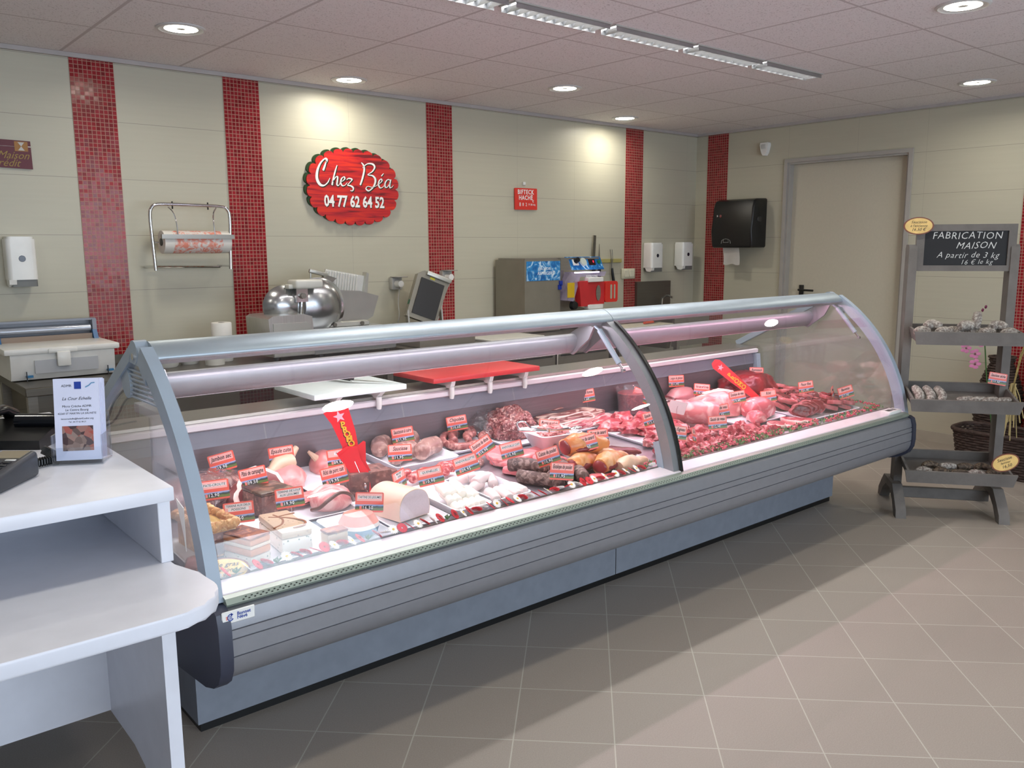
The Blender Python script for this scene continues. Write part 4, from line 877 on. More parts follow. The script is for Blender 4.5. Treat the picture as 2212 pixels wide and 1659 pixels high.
# brush-script name drawn as tapering strokes; units: 100 = full name width .57 m
ST = [
 [((15, 27, 1.6), (16, 30, 2.4), (13.5, 31, 2.2), (8, 26, 2.4), (4, 18, 3.0), (3, 10, 3.2), (6, 4, 3.0), (11, 2.6, 2.4), (16, 6, 1.6), (19, 11, .9))],
 [((15.5, 29, 1.2), (13, 23, 2.4), (11, 18.5, 2.6))],
 [((28.5, 25, 1.0), (26, 19, 1.8), (23, 10, 2.0), (21.3, 3.5, 2.2))], [((22.4, 7, .8), (26, 12, 1.4), (28.6, 12.5, 1.8), (28, 8, 2.0), (27.4, 4.4, 1.8), (29.2, 3.2, 1.2), (31.5, 6, .8))],
 [((31.5, 7, .8), (35, 8.6, 1.2), (37.6, 11, 1.6), (36.6, 13, 1.5), (33.6, 11, 1.8), (32.2, 6.5, 2.0), (34.2, 3.4, 1.6), (37.5, 4, 1.0), (40.5, 7, .7))],
 [((40, 10, 1.0), (42.5, 11.6, 1.6), (46.8, 10.6, 1.6), (43.5, 7, 1.2), (41, 4.2, 1.4), (45, 3.6, 1.8), (48, 1.5, 1.9), (47, -1.6, 1.6), (44, -1.4, .9))],
 [((59.5, 29.5, .8), (62, 27, 1.8), (63, 22, 2.2), (60.5, 13, 2.4), (57.2, 5, 2.2))],
 [((61, 24, 1.0), (67, 28.5, 1.6), (74, 28.8, 2.2), (76.8, 25.5, 2.2), (73.5, 20.5, 1.9), (67.5, 16.8, 1.3), (74, 15.8, 1.9), (77.4, 11.5, 2.5), (75, 4.5, 2.5), (68.5, -.8, 2.0), (64.5, 1.2, 1.4), (67, 4, .9), (74, 3.2, .8), (80.5, 6.4, .8))],
 [((80.5, 6.6, .8), (84, 8.6, 1.2), (86.2, 11, 1.5), (85, 12.8, 1.5), (82.4, 10.6, 1.8), (81.4, 6.2, 2.0), (83.5, 3, 1.6), (87, 4, 1.0), (90, 7, .7))],
 [((85.6, 16.2, 2.0), (88.6, 19.2, .8))],
 [((97.5, 12, 1.0), (94, 12.6, 1.6), (90.6, 9, 2.0), (90.2, 4.6, 1.9), (93, 4, 1.2), (96.5, 8.4, 1.0))], [((98.5, 13, 1.2), (96.6, 7.5, 2.0), (96.8, 3.8, 1.6), (99.5, 4.4, 1.0), (101.5, 6.6, .6))]]
def strokes(mb, y0, y1, dx=0, dz=0, grow=0):
    k = .0057
    for gr in ST:
        for s in gr:
            P = cat([Vector(p) for p in s], 6); n = len(P); L_, R_ = [], []
            for i, p in enumerate(P):
                d = (P[min(i+1, n-1)]-P[max(0, i-1)]); d.z = 0; d.normalize(); q = Vector((-d.y, d.x, 0))
                wd = p.z*.5+grow
                # broad-nib contrast
                wd *= .55+.55*abs(q.x*.8+q.y*.45)
                for lst, sg_ in ((L_, 1), (R_, -1)):
                    v = Vector((p.x, p.y, 0))+q*wd*sg_; lst.append((SX-.283+v.x*k+dx, SZ-.012+v.y*k*1.02+dz))
            for i in range(n-1):
                qd = [L_[i], L_[i+1], R_[i+1], R_[i]]; mb.add([(a, y0, b) for a, b in qd]+[(a, y1, b) for a, b in qd], [(0, 3, 2, 1), (4, 5, 6, 7), (0, 1, 5, 4), (2, 3, 7, 6)])
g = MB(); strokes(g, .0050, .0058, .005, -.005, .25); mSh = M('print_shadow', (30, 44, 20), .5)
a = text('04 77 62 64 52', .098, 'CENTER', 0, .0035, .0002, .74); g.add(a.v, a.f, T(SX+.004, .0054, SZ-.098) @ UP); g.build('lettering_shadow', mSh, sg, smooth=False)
g = MB(); strokes(g, .0038, .0048); a = text('04 77 62 64 52', .098, 'CENTER', 0, .003, .0004, .74); g.add(a.v, a.f, T(SX, .0042, SZ-.094) @ UP)
g.build('lettering', mWhiteT, sg, smooth=False)

# red price board "BIFTECK HACHE"
bs = thing('price_board', 'small red price board reading BIFTECK HACHE hanging on the back wall', 'sign', (3.17, .03, 1.73))
QB = T(3.165, .018, 1.813) @ RY(-.6)
MB().prism(rect_r(-.112, .112, -.08, .08, .004, 2), 1, -.004, .004, QB).build('board', M('price_board_red', (214, 52, 40), .5), bs)
g = MB()
for s, sz, z in (('BIFTECK', .047, .050), ('HACHÉ', .047, .008)):
    a = text(s, sz, 'CENTER', 0, .0008, .0003, .84, 1.12); g.add(a.v, a.f, QB @ T(-.004, -.005, z) @ UP)
g.build('lettering', mWhiteT, bs, smooth=False)
g = MB()
for x, s, sz in ((-.062, '8', .04), (-.032, '8', .034), (.0, '2', .034), (.028, '9', .024), (.048, '0', .024), (.073, '€ le kg', .017)):
    a = text(s, sz, 'CENTER', 0, .0002, .0003, .8); g.add(a.v, a.f, QB @ T(x, -.005, -.042) @ UP)
a = text('€', .026, 'CENTER'); g.add(a.v, a.f, QB @ T(.07, -.005, -.018) @ UP)
g.build('price_digits', mWhiteT, bs, smooth=False)
MB().rbox(3.14, 3.165, .016, .03, 1.915, 1.94, .003, 1).build('wall_hook', mWhiteP, bs)
# burgundy notice on the left
bn = thing('credit_notice', 'dark burgundy notice with gold script and hourglass at the far left', 'sign', (-.30, .03, 1.86))
QN = T(-.335, .018, 1.925)
MB().prism([(-.19, -.064), (.165, -.072), (.163, .066), (-.19, .072)], 1, -.002, .003, QN).build('board', M('burgundy', (92, 20, 36), .5), bn, smooth=False)
g = MB()
for s, sz, x, z in (('La Maison', .052, .03, -.008), ('Crédit', .052, .02, -.046)):
    a = text(s, sz, 'CENTER', .45, 0, .0003, .95); g.add(a.v, a.f, QN @ T(x+.02, -.003, z) @ UP)
g.build('gold_lettering', M('gold_print', (150, 122, 48), .5), bn, smooth=False)
g = MB(); g.box(.09, .150, -.0032, -.002, .014, .062, QN); ob = g.build('hourglass_panel', M('ochre_panel', (158, 112, 58), .6), bn, smooth=False)
g = MB(); g.prism([(.105, .058), (.135, .058), (.120, .038)], 1, -.004, -.0032, QN); g.prism([(.105, .018), (.135, .018), (.120, .038)], 1, -.004, -.0032, QN); g.build('hourglass', M('pale_grey_print', (190, 190, 186), .5), ob, smooth=False)
g = MB(); g.tube([QN @ Vector(v) for v in ((-.18, -.003, .055), (-.08, -.003, .048), (0, -.003, .036), (.09, -.003, .036))], .0022, 5, flat=.4); g.tube([QN @ Vector(v) for v in ((.15, -.003, .038), (.163, -.003, .038))], .002, 5); g.build('white_swoosh', mWhiteT, bn)

# ================================================================ food on display
def onto(mb, name, mats, lab, cat_, group=None, h=0, angle=50, smooth=True):
    mb.v = [Vector((v.x, v.y, v.z+dz(v.y)+h)) for v in mb.v]
    return tag(mb.build(name, mats, angle=angle, smooth=smooth), lab, cat_, group)
def tray(x0, x1, y0, y1, lab, h=.022, mat=None, name='serving_tray'):
    g = MB(); L = []
    for ins, z in ((.014, 0), (.001, h-.002), (.0, h), (.004, h+.001), (.006, h-.002), (.018, .004)):
        L.append([(a, b, z) for a, b in rect_r(x0+ins, x1-ins, y0+ins, y1-ins, max(.004, .022-ins*.5), 4)])
    n = len(L[0]); g.v = [Vector(p) for l in L for p in l]
    for a in range(len(L)-1):
        for i in range(n): g.f.append([a*n+i, a*n+(i+1) % n, (a+1)*n+(i+1) % n, (a+1)*n+i])
    g.f.append(list(range(n))[::-1]); g.f.append([(len(L)-1)*n+i for i in range(n)]); g.mi = [0]*len(g.f)
    return onto(g, name, mat or mTray, lab, 'tray', h=.0005)
def lumpmb(cx, cy, rx, ry, rz, yaw=0, amp=.18, seed=0, sub=3, z0=0, freq=1.6, flat=.75, tilt=0):
    off = Vector((seed*7.3, seed*3.1, seed*1.7)); g = MB()
    Mx = T(cx, cy, z0) @ RZ(yaw) @ RY(tilt)
    b = bmesh.new(); bmesh.ops.create_icosphere(b, subdivisions=sub, radius=1)
    for v in b.verts:
        n = noise.noise(v.co*freq+off)+.5*noise.noise(v.co*freq*2.3+off)
        k = 1+amp*n*1.4; z = v.co.z*k
        z = z if z > -flat*.6 else -flat*.6
        v.co = Vector((v.co.x*rx*k, v.co.y*ry*k, (z+flat*.6)*rz/(1+flat*.6)*1.0))
    return g.bm(b, Mx)
def lump(name, lab, cx, cy, rx, ry, rz, mat, yaw=0, group=None, cat_='meat', z=.002, film=False, **k):
    o = onto(lumpmb(cx, cy, rx, ry, rz, yaw, **k), name, mat, lab, cat_, group, h=z)
    if film:
        f = lumpmb(cx, cy, rx*1.08, ry*1.08, rz*1.08, yaw, **k); f.v = [Vector((v.x, v.y, v.z+dz(v.y)+z-.001)) for v in f.v]; f.build('clear_film', mFilm, o)
    return o
def sausage(path, r, mat, name, lab, group=None, h=.0, tip=None, tw=0, cat_='sausage', n=8, seg=12):
    P = cat([Vector(p) for p in path], n); m = len(P); rs = []
    for i in range(m):
        e = min(i, m-1-i)/max(1, m-1)*2; k = min(1, math.sqrt(max(0, 1-(1-min(1, e*4.2))**2)))
        rs.append(max(r*.18, r*k*(1+.07*noise.noise(P[i]*30+Vector((r*99, 0, 0))))))
    g = MB(); g.tube(P, rs, seg)
    if tw:
        for e, q in ((P[0], P[1]), (P[-1], P[-2])):
            d = (e-q).normalized(); g.tube([e-d*.002, e+d*.008, e+d*.016+Vector((0, 0, .002))], [r*.16, r*.1, r*.2], 6)
    return onto(g, name, mat, lab, cat_, group, h=h)
def steakmb(cx, cy, rx, ry, t, yaw=0, seed=0, rim=.12, z=0, tilt=0, tiltx=0, n=28):
    Mx = T(cx, cy, z) @ RZ(yaw) @ RY(tilt) @ RX(tiltx); g = MB(); off = Vector((seed*5.1, seed*2.3, 0)); rings = []
    prof = [(1.0, 0), (1.03, t*.3), (1.0, t*.8), (1-rim, t*1.0), (.6, t*1.04), (.25, t*1.0)]
    for k, z_ in prof:
        rg = []
        for i in range(n):
            a = 2*math.pi*i/n; d = Vector((math.cos(a), math.sin(a), 0)); q = 1+.26*noise.noise(d*1.3+off)+.10*noise.noise(d*3.1+off)
            rg.append((d.x*rx*k*q, d.y*ry*k*q, z_+.12*t*noise.noise(d*4+off+Vector((0, 0, k*3)))))
        rings.append(rg)
    vs = [p for r_ in rings for p in r_]+[(0, 0, t), (0, 0, 0)]; fs = []; mi = []
    for a in range(len(prof)-1):
        for i in range(n): fs.append((a*n+i, a*n+(i+1) % n, (a+1)*n+(i+1) % n, (a+1)*n+i)); mi.append(1 if a < 3 else 0)
    c = len(prof)*n; b = (len(prof)-1)*n
    for i in range(n): fs.append((b+i, b+(i+1) % n, c)); mi.append(0); fs.append(((i+1) % n, i, c+1)); mi.append(1)
    s0 = len(g.v); g.add(vs, fs, Mx); g.mi = mi; return g
def steak(name, lab, cx, cy, rx, ry, t, mats, group=None, cat_='meat', h=.002, **k):
    return onto(steakmb(cx, cy, rx, ry, t, **k), name, list(mats), lab, cat_, group, h=h)

mFat = M('creamy_fat', (236, 206, 196), .4, 0, (40, .12), (60, .3, .003), sss=.1)
mRibFat = M('rib_fat', (168, 88, 90), .4, 0, (40, .2), (60, .3, .003))
mPork = meat('pork_pink', (204, 104, 112), (232, 184, 180), 16, .60, lean2=(176, 74, 84))
mPorkP = meat('pale_pork', (214, 136, 136), (236, 196, 190), 11, .54, lean2=(190, 104, 108))
mVeal = meat('veal', (182, 74, 84), (222, 162, 160), 22, .60, lean2=(148, 44, 56))
mBeef = meat('beef', (128, 22, 32), (172, 90, 88), 26, .68, lean2=(86, 10, 20))
mBeefD = meat('dark_beef', (96, 20, 30), (140, 62, 62), 18, .68, lean2=(60, 10, 18))
mLamb = meat('lamb', (178, 58, 72), (228, 178, 174), 18, .58, lean2=(140, 32, 46))
mBacon = meat('smoked_bacon', (124, 64, 62), (220, 194, 180), 14, .55, stretch=(.35, 1.8, 6), lean2=(92, 42, 42))
mBaconP = meat('pink_bacon', (176, 78, 90), (230, 190, 184), 18, .54, stretch=(.7, 3.2, 3))
mSausP = meat('raw_pork_sausage', (154, 88, 84), (204, 148, 138), 60, .58, dist=.4, lean2=(134, 68, 66))
mSausB = meat('beige_cooking_sausage', (160, 122, 114), (196, 162, 150), 40, .58, dist=.4, lean2=(138, 100, 94))
mSausR = meat('red_sausage', (186, 72, 76), (232, 156, 150), 70, .56, dist=.3, lean2=(164, 52, 58))
mBoudB = M('white_pudding', (232, 214, 212), .3, 0, (20, .05), sss=.15)
mQuen = M('quenelle_white', (244, 236, 226), .45, 0, (20, .04), sss=.15)
mBoudN = meat('dark_blood_sausage', (104, 76, 70), (158, 134, 126), 60, .56, dist=.6, lean2=(64, 46, 46), rough=.55)
mMince = meat('minced_meat', (138, 74, 74), (206, 160, 150), 110, .60, dist=.2, lean2=(92, 38, 42))
mHam = meat('cooked_ham', (210, 130, 128), (232, 180, 174), 9, .6, lean2=(206, 126, 124))
mDry = meat('dry_cured_ham', (122, 52, 52), (206, 150, 140), 9, .68, lean2=(92, 36, 38))
mRind = M('ham_rind', (206, 176, 150), .4, 0, (16, .1))
mPate = meat('country_pate', (124, 82, 74), (168, 122, 110), 60, .62, dist=.2, lean2=(88, 56, 52), rough=.5)
mJelly = meat('dark_glazed_top', (84, 58, 44), (140, 100, 78), 30, .6, lean2=(56, 36, 30))
mCrust = meat('golden_crust', (206, 150, 90), (232, 190, 132), 40, .55, lean2=(178, 116, 66), rough=.6)
mTurk = meat('turkey_pink', (224, 124, 130), (238, 170, 170), 12, .62, lean2=(216, 120, 124))
mSkin = meat('yellow_poultry_skin', (214, 140, 78), (232, 182, 140), 14, .56, lean2=(196, 112, 64))
mDuck = meat('duck_meat', (134, 38, 44), (190, 104, 90), 24, .7, lean2=(98, 20, 30))
mSpeck = M('x', (0, 0, 0))
def speck_mat(name, base, dots, scale=60, thr=.16):
    m, nt, b = newmat(name); tc = nd(nt, 'ShaderNodeTexCoord').outputs['Object']
    v = nd(nt, 'ShaderNodeTexVoronoi'); v.inputs['Scale'].default_value = scale; lk(nt, tc, v.inputs['Vector'])
    l = math_(nt, 'LESS_THAN', v.outputs['Distance'], thr)
    lk(nt, mixc(nt, l, lin(base), lin(dots)), b.inputs['Base Color']); b.inputs['Roughness'].default_value = .4; return m
mTerV = speck_mat('speckled_white_terrine', (222, 214, 200), (110, 116, 96))
mTerV2 = speck_mat('beige_speckled_terrine', (196, 172, 142), (120, 90, 60))
mOr = M('orange_terrine', (206, 138, 96), .45, 0, (20, .08)); mBr = meat('brown_terrine_top', (130, 62, 38), (176, 104, 60), 45, .55, rough=.5)

# ---- trays
for a in ((.15, .37, -2.27, -1.87, 'flat white board behind the red promo sign, left of the sausage tray'),
          (.385, .50, -2.27, -1.98, 'narrow white tray right behind the red promo arrow'),
          (.53, .835, -2.24, -1.92, 'deep white tray holding the large cooking sausages'),
          (.86, 1.095, -2.15, -1.88, 'white tray under the coiled chipolata sausages'),
          (1.115, 1.42, -2.21, -1.88, 'white tray under the heap of minced meat'),
          (1.47, 1.93, -2.18, -1.80, 'white tray of smoked and fresh bacon at the back of the counter'),
          (.45, .78, -2.425, -2.26, 'white tray with coarse red sausages behind the quenelles'),
          (.44, .60, -2.745, -2.45, 'deep white tray filled with white quenelles'),
          (.615, .79, -2.735, -2.44, 'deep white tray of pale boudins next to the quenelles'),
          (.205, .425, -2.745, -2.435, 'white tray under the pale domed mousse'),
          (.035, .195, -2.765, -2.515, 'white tray under the pink and blue tartine slice'),
          (.0, .215, -2.505, -2.29, 'white tray under the tied roast pork'),
          (-.23, .02, -2.75, -2.40, 'white tray under the speckled vegetable terrine'),
          (1.31, 1.51, -2.62, -2.37, 'white tray with duck breasts, right of the white bowl'),
          (1.66, 1.96, -2.56, -2.20, 'white tray of lamb beside the middle arch'),
          (2.33, 2.72, -2.56, -2.16, 'white tray under the big pale veal roast'),
          (2.74, 3.26, -2.68, -2.40, 'white tray of beef steaks near the right end'),
          (2.45, 2.80, -2.12, -1.90, 'white tray with dark liver pieces at the back right')):
    tray(*a, h=.030 if 'deep' in a[4] else .016)
tray(-.41, -.25, -2.75, -2.40, 'white tray under the crusted pâté at the far left', h=.012)

# ---- far left: hams and pâtés
lump('cured_ham', 'dark dry-cured ham wrapped in clear film at the left end of the counter', -.20, -2.12, .20, .11, .10, mDry, 12, z=.003, film=True, amp=.14, seed=3)
g = lumpmb(-.02, -2.17, .125, .075, .075, 24, amp=.12, seed=8); o = onto(g, 'cut_ham', mDry, 'cut face of dry-cured ham with white fat edge, behind the pâté tags', 'meat')
st = steakmb(0, 0, .11, .07, .008, seed=4, rim=.14); st.v = [Vector((v.x, v.y, v.z+dz(v.y))) for v in [T(-.03, -2.235, .05) @ RZ(20) @ RX(62) @ v for v in st.v]]; st.build('cut_face', [mDry, mFat], o)
o = lump('cooked_ham', 'pink cooked ham shoulder with pale rind knot, under the Epaule cuite tag', .115, -2.12, .085, .085, .085, mHam, 15, amp=.10, seed=11)
rk = MB(); rk.tube([(.13, -2.10, .07), (.17, -2.08, .10), (.20, -2.07, .125)], [.035, .016, .010], 10); rk.tube([(.05, -2.14, .062), (.10, -2.12, .086), (.16, -2.10, .085)], [.010, .03, .03], 10); rk.v = [Vector((v.x, v.y, v.z+dz(v.y))) for v in rk.v]; rk.build('rind', mRind, o)
g = lumpmb(.325, -2.03, .05, .07, .08, -20, amp=.08, seed=21); o = onto(g, 'ham_knuckle', mHam, 'pale wedge of knuckle ham with yellowish rind beside the promo sign', 'meat')
rk = MB(); rk.tube([(.27, -2.02, .085), (.30, -2.05, .05), (.34, -2.07, .02)], [.006, .018, .02], 8); rk.v = [Vector((v.x, v.y, v.z+dz(v.y))) for v in rk.v]; rk.build('rind', mRind, o)
def block(name, lab, cx, cy, w_, d_, h_, yaw, mats, cat_='terrine', z=.004, r=.006):
    t = thing(name, lab, cat_, (cx, cy, dz(cy)+z), R(yaw)); z0 = 0
    for k, (pn, hh, mt) in enumerate(mats):
        g = MB(); g.rbox(-w_/2, w_/2, -d_/2, d_/2, z0, z0+hh, min(r, hh*.3), 2)
        if k == len(mats)-1:
            for v in g.v:
                if v.z > z0+hh*.8: v.z += .004*noise.noise(v*60)
        g.build(pn, mt, t, world=False); z0 += hh
    return t
# pâté en croûte: crust box with filling and frilled top
t = thing('crusted_pate', 'pâté en croûte block with golden frilled pastry crust at the far left', 'pâté', (-.315, -2.515, dz(-2.515)+.004), R(4))
MB().rbox(-.045, .05, -.10, .10, 0, .085, .008, 2).build('pastry_case', mCrust, t, world=False)
MB().box(-.036, .042, -.1015, -.10, .010, .075).build('cut_filling', mPate, t, world=False, smooth=False)
g = MB()
for k in range(26):
    a = 2*math.pi*k/26; sx_, sy_ = .05*math.copysign(min(1, abs(math.cos(a))*1.4), math.cos(a)), .10*math.copysign(min(1, abs(math.sin(a))*1.4), math.sin(a)); g.ico((sx_, sy_, .094), (.014, .015, .016), 2, fn=lambda c, k=k: 1+.3*noise.noise(c*2+Vector((k, 0, 0))))
g.build('frilled_edge', mCrust, t, world=False)
MB().ico((0, 0, .086), (.038, .085, .012), 2).build('jelly_top', M('aspic', (196, 160, 92), .15), t, world=False)
lump('wrapped_pate', 'small end piece of pâté in crinkled film in front of the crusted pâté', -.385, -2.635, .034, .035, .035, mHam, 0, cat_='pâté', film=True, amp=.2, seed=5)
t = block('fish_terrine', 'tall layered fish terrine with brown top, orange and white bands', -.25, -2.655, .075, .12, .0, 18, (('white_layer', .026, mTerV), ('orange_layer', .022, mOr), ('pale_layer', .010, M('pale_layer', (220, 196, 172), .4)), ('upper_orange_layer', .018, mOr), ('brown_top', .006, mBr)))
t = block('vegetable_terrine', 'long speckled vegetable terrine with a brown cross on top', -.105, -2.60, .095, .215, .0, -6, (('speckled_base', .045, mTerV), ('beige_top', .020, mTerV2)))
g = MB(); zz = .0665
g.tube(cat([Vector(v) for v in ((-.05, -.05, zz), (-.02, -.03, zz), (.0, .02, zz), (-.01, .075, zz))], 4), .004, 6, flat=.6); g.tube(cat([Vector(v) for v in ((-.03, .06, zz), (.02, .02, zz), (.05, -.03, zz), (.035, -.07, zz), (.0, -.08, zz))], 4), .004, 6, flat=.6); g.tube([(.0, .05, zz), (.052, .06, zz)], .004, 6, flat=.6); g.build('brown_cross', M('brown_glaze', (140, 84, 44), .4), t, world=False)
block('vegetable_terrine', 'end slice of speckled terrine with browned top, right of the long one', -.0, -2.715, .07, .05, 0, 0, (('speckled_base', .048, mTerV2), ('browned_top', .008, mBr)))
t = block('country_pate', 'rough brown country pâté block behind the vegetable terrine', -.035, -2.33, .12, .13, .0, 5, (('pate', .075, mPate), ('dark_top', .010, mJelly)), 'pâté')
for k in range(6): lump('ham_slice', 'folded slice of roast ham in the small pile left of the tied roast', .055+.035*(k % 3), -2.355+.03*(k//3)+.01*(k % 2), .035, .026, .012, mHam, 40*k, 'folded ham slices', 'ham slice', z=.016+.007*(k % 2), amp=.3, seed=k+40)
# tied roast pork
o = lump('roast_pork', 'cooked roast pork with dark rind edge under the Rôti de porc tag', .145, -2.42, .075, .065, .072, mPorkP, 10, z=.014, amp=.10, seed=14)
rm = MB(); pts = [(.145-.078, -2.44, .02), (.145-.066, -2.475, .035), (.145-.04, -2.49, .06), (.15, -2.49, .078), (.19, -2.485, .062), (.215, -2.46, .03)]
rm.tube(cat([Vector(v) for v in pts], 5), [.006]*26, 8); rm.v = [Vector((v.x, v.y+.004, v.z+dz(v.y))) for v in rm.v]; rm.build('dark_rind', M('dark_rind', (92, 56, 44), .4), o)
# tartine slice: salmon top, white, blue-grey base
t = thing('vegetable_tartine', 'pink, white and blue-grey layered slice in the front row left of the white dome', 'terrine', (.115, -2.66, dz(-2.66)+.006), R(12))
def hull(z0, z1, rx, ry, s0=0, k0=1, k1=1, M_=None):
    g = MB(); n = 26; A = []
    for z, k in ((z0, k0), (z1, k1)):
        A += [(rx*k*math.copysign(abs(math.cos(2*math.pi*i/n))**.8, math.cos(2*math.pi*i/n)), ry*k*math.copysign(abs(math.sin(2*math.pi*i/n))**.8, math.sin(2*math.pi*i/n)), z) for i in range(n)]
    g.add(A, [tuple(range(n))[::-1], tuple(range(n, 2*n))]+[(i, (i+1) % n, n+(i+1) % n, n+i) for i in range(n)]); return g
hull(0, .022, .062, .062, k0=.9, k1=1).build('blue_grey_layer', M('blue_grey_dish', (96, 128, 150), .4), t, world=False)
hull(.022, .034, .062, .062, k0=1, k1=.96).build('white_layer', M('cream_layer', (230, 222, 216), .4), t, world=False)
hull(.034, .062, .062, .062, k0=.96, k1=.70).build('salmon_layer', M('salmon_layer', (232, 150, 132), .4, 0, (12, .08)), t, world=False)
# domed mousse with cut face
t = thing('poultry_mousse', 'large pale domed mousse loaf with smooth grey-pink cut face', 'pâté', (.31, -2.60, dz(-2.60)+.006), R(10))
dm = [(-.066, 0), (.066, 0), (.070, .03), (.062, .065), (.040, .088), (0, .097), (-.040, .088), (-.062, .065), (-.070, .03)]
P = cat([Vector((a, b, 0)) for a, b in dm[1:]+dm[:1]], 4)
MB().prism([(p.x, p.y) for p in P], 1, -.07, .085).build('rind', M('mousse_rind', (228, 196, 172), .35, 0, (12, .05)), t, world=False)
MB().prism([(p.x*.955, p.y*.955+.002) for p in P], 1, -.0715, -.07).build('cut_face', M('mousse_cut', (206, 186, 190), .45, 0, (200, .04)), t, world=False)
# big brown rillettes block behind the promo sign
o = block('rillettes_block', 'big brown block of rillettes behind the red promo arrow', .335, -2.335, .16, .11, 0, -8, (('pate', .085, mPate),), 'pâté')
block('rillettes_block', 'second brown grainy block right of the promo arrow, in front of the sausage tray', .42, -2.31, .07, .10, 0, 5, (('pate', .062, mPate),), 'pâté')

# ---- sausages
for k, (a, b, c_, l) in enumerate((((.56, -2.17), (.63, -2.12), (.70, -2.11), 'thick beige cooking sausage lying at the left of the deep tray'), ((.66, -2.02), (.73, -1.99), (.79, -1.97), 'thick beige cooking sausage at the back of the deep tray'), ((.68, -2.17), (.745, -2.13), (.82, -2.10), 'thick beige cooking sausage at the right front of the deep tray'), ((.57, -2.05), (.60, -2.0), (.65, -1.97), 'thick beige cooking sausage half hidden behind the Saucisse tag'))):
    sausage([(*a, .045), (*b, .050), (*c_, .045)], .036, mSausB, 'cooking_sausage', l, tw=1, h=.004)
rr = random.Random(3)
for k in range(7):
    x = .90+.028*k; y = -2.10+.03*(k % 3); sausage([(x, y, .020+.016*(k % 2)), (x+.03, y+.06, .024+.016*(k % 2)), (x+.085, y+.10, .022+.014*(k % 2))], .0155, mSausP, 'chipolata', 'speckled pink-brown chipolata link in the heap under the Chipolata tag', 'chipolatas in their tray', tw=1, h=.002)
sausage([(.985, -1.97, .03), (.93, -1.99, .036), (.885, -2.05, .03), (.895, -2.11, .024), (.96, -2.135, .022), (1.02, -2.11, .026)], .0155, mSausP, 'chipolata', 'long curved chipolata looping round the left of the heap', h=.006)
sausage([(1.01, -1.93, .04), (1.06, -1.94, .045), (1.085, -1.99, .035), (1.06, -2.03, .03)], .0155, mSausP, 'chipolata', 'curved chipolata at the back right of the heap', h=.006)
sausage([(.93, -1.90, .03), (.90, -1.91, .032), (.87, -1.94, .030)], .0155, mSausP, 'chipolata', 'short chipolata end sticking out behind its tag', h=.006)
for k, p_ in enumerate((((.475, -2.36), (.50, -2.31), (.55, -2.30)), ((.49, -2.40), (.54, -2.37), (.59, -2.39)), ((.56, -2.35), (.60, -2.32), (.64, -2.36)), ((.64, -2.40), (.68, -2.36), (.71, -2.37)), ((.66, -2.33), (.70, -2.30), (.75, -2.31)))):
    sausage([(*q, .022+.012*(k % 2)) for q in p_], .019, mSausR, 'toulouse_sausage', 'coarse red fresh sausage in the shallow tray behind the quenelles', 'coarse red sausages', h=.003)
for k in range(14):
    row = k % 5; lay = k//5; x = .475+.026*row+.006*lay; y = -2.68+.055*lay+rr.uniform(-.012, .012)
    if lay == 2: x = .485+.026*row; y = -2.60+rr.uniform(-.03, .03)
    sausage([(x-.010, y-.045, .018+.014*lay), (x, y, .022+.014*lay), (x+.012, y+.045, .018+.014*lay)], .0155, mQuen, 'quenelle', 'smooth white quenelle heaped in the deep white tray', 'white quenelles', h=.003)
for k, (x, y, z, yw) in enumerate(((.645, -2.68, .020, 20), (.685, -2.69, .020, 8), (.725, -2.68, .020, -4), (.762, -2.665, .020, -12), (.655, -2.57, .020, 62), (.70, -2.55, .036, 70), (.745, -2.55, .024, 30), (.67, -2.48, .022, 80))):
    c, s = math.cos(R(90-yw)), math.sin(R(90-yw)); sausage([(x-c*.052, y-s*.052, z), (x, y, z+.006), (x+c*.052, y+s*.052, z)], .0195, mBoudB, 'white_pudding', 'pale translucent white boudin in the tray right of the quenelles', 'pale boudins', tw=1, h=.003)
for k, (a, b, c_, r_, l) in enumerate((((.90, -2.46), (.945, -2.52), (1.00, -2.60), .030, 'dark grey-brown andouille lying uppermost in front of the turkey slices'), ((.86, -2.56), (.90, -2.63), (.95, -2.70), .026, 'dark brown andouille lying nearest the pale boudins'), ((.985, -2.68), (1.03, -2.64), (1.06, -2.58), .036, 'thick dark andouille with mottled cut end'), ((1.05, -2.73), (1.085, -2.68), (1.11, -2.62), .026, 'short dark andouille at the right of the dark group'), ((.93, -2.72), (.96, -2.68), (.98, -2.62), .024, 'dark andouille tucked underneath the thick one'))):
    sausage([(*a, r_), (*b, r_+.012*(k == 0)), (*c_, r_)], r_, mBoudN, 'andouille', l, h=.003, n=10)
lump('andouillette', 'pale andouillette in clear film behind its tag', .86, -2.31, .05, .026, .030, mSausB, 20, cat_='sausage', film=True, seed=31, amp=.1)
lump('andouillette', 'speckled pale andouillette to the right, touching the turkey slices', .955, -2.37, .045, .024, .030, mSausB, -15, cat_='sausage', seed=32, amp=.1)
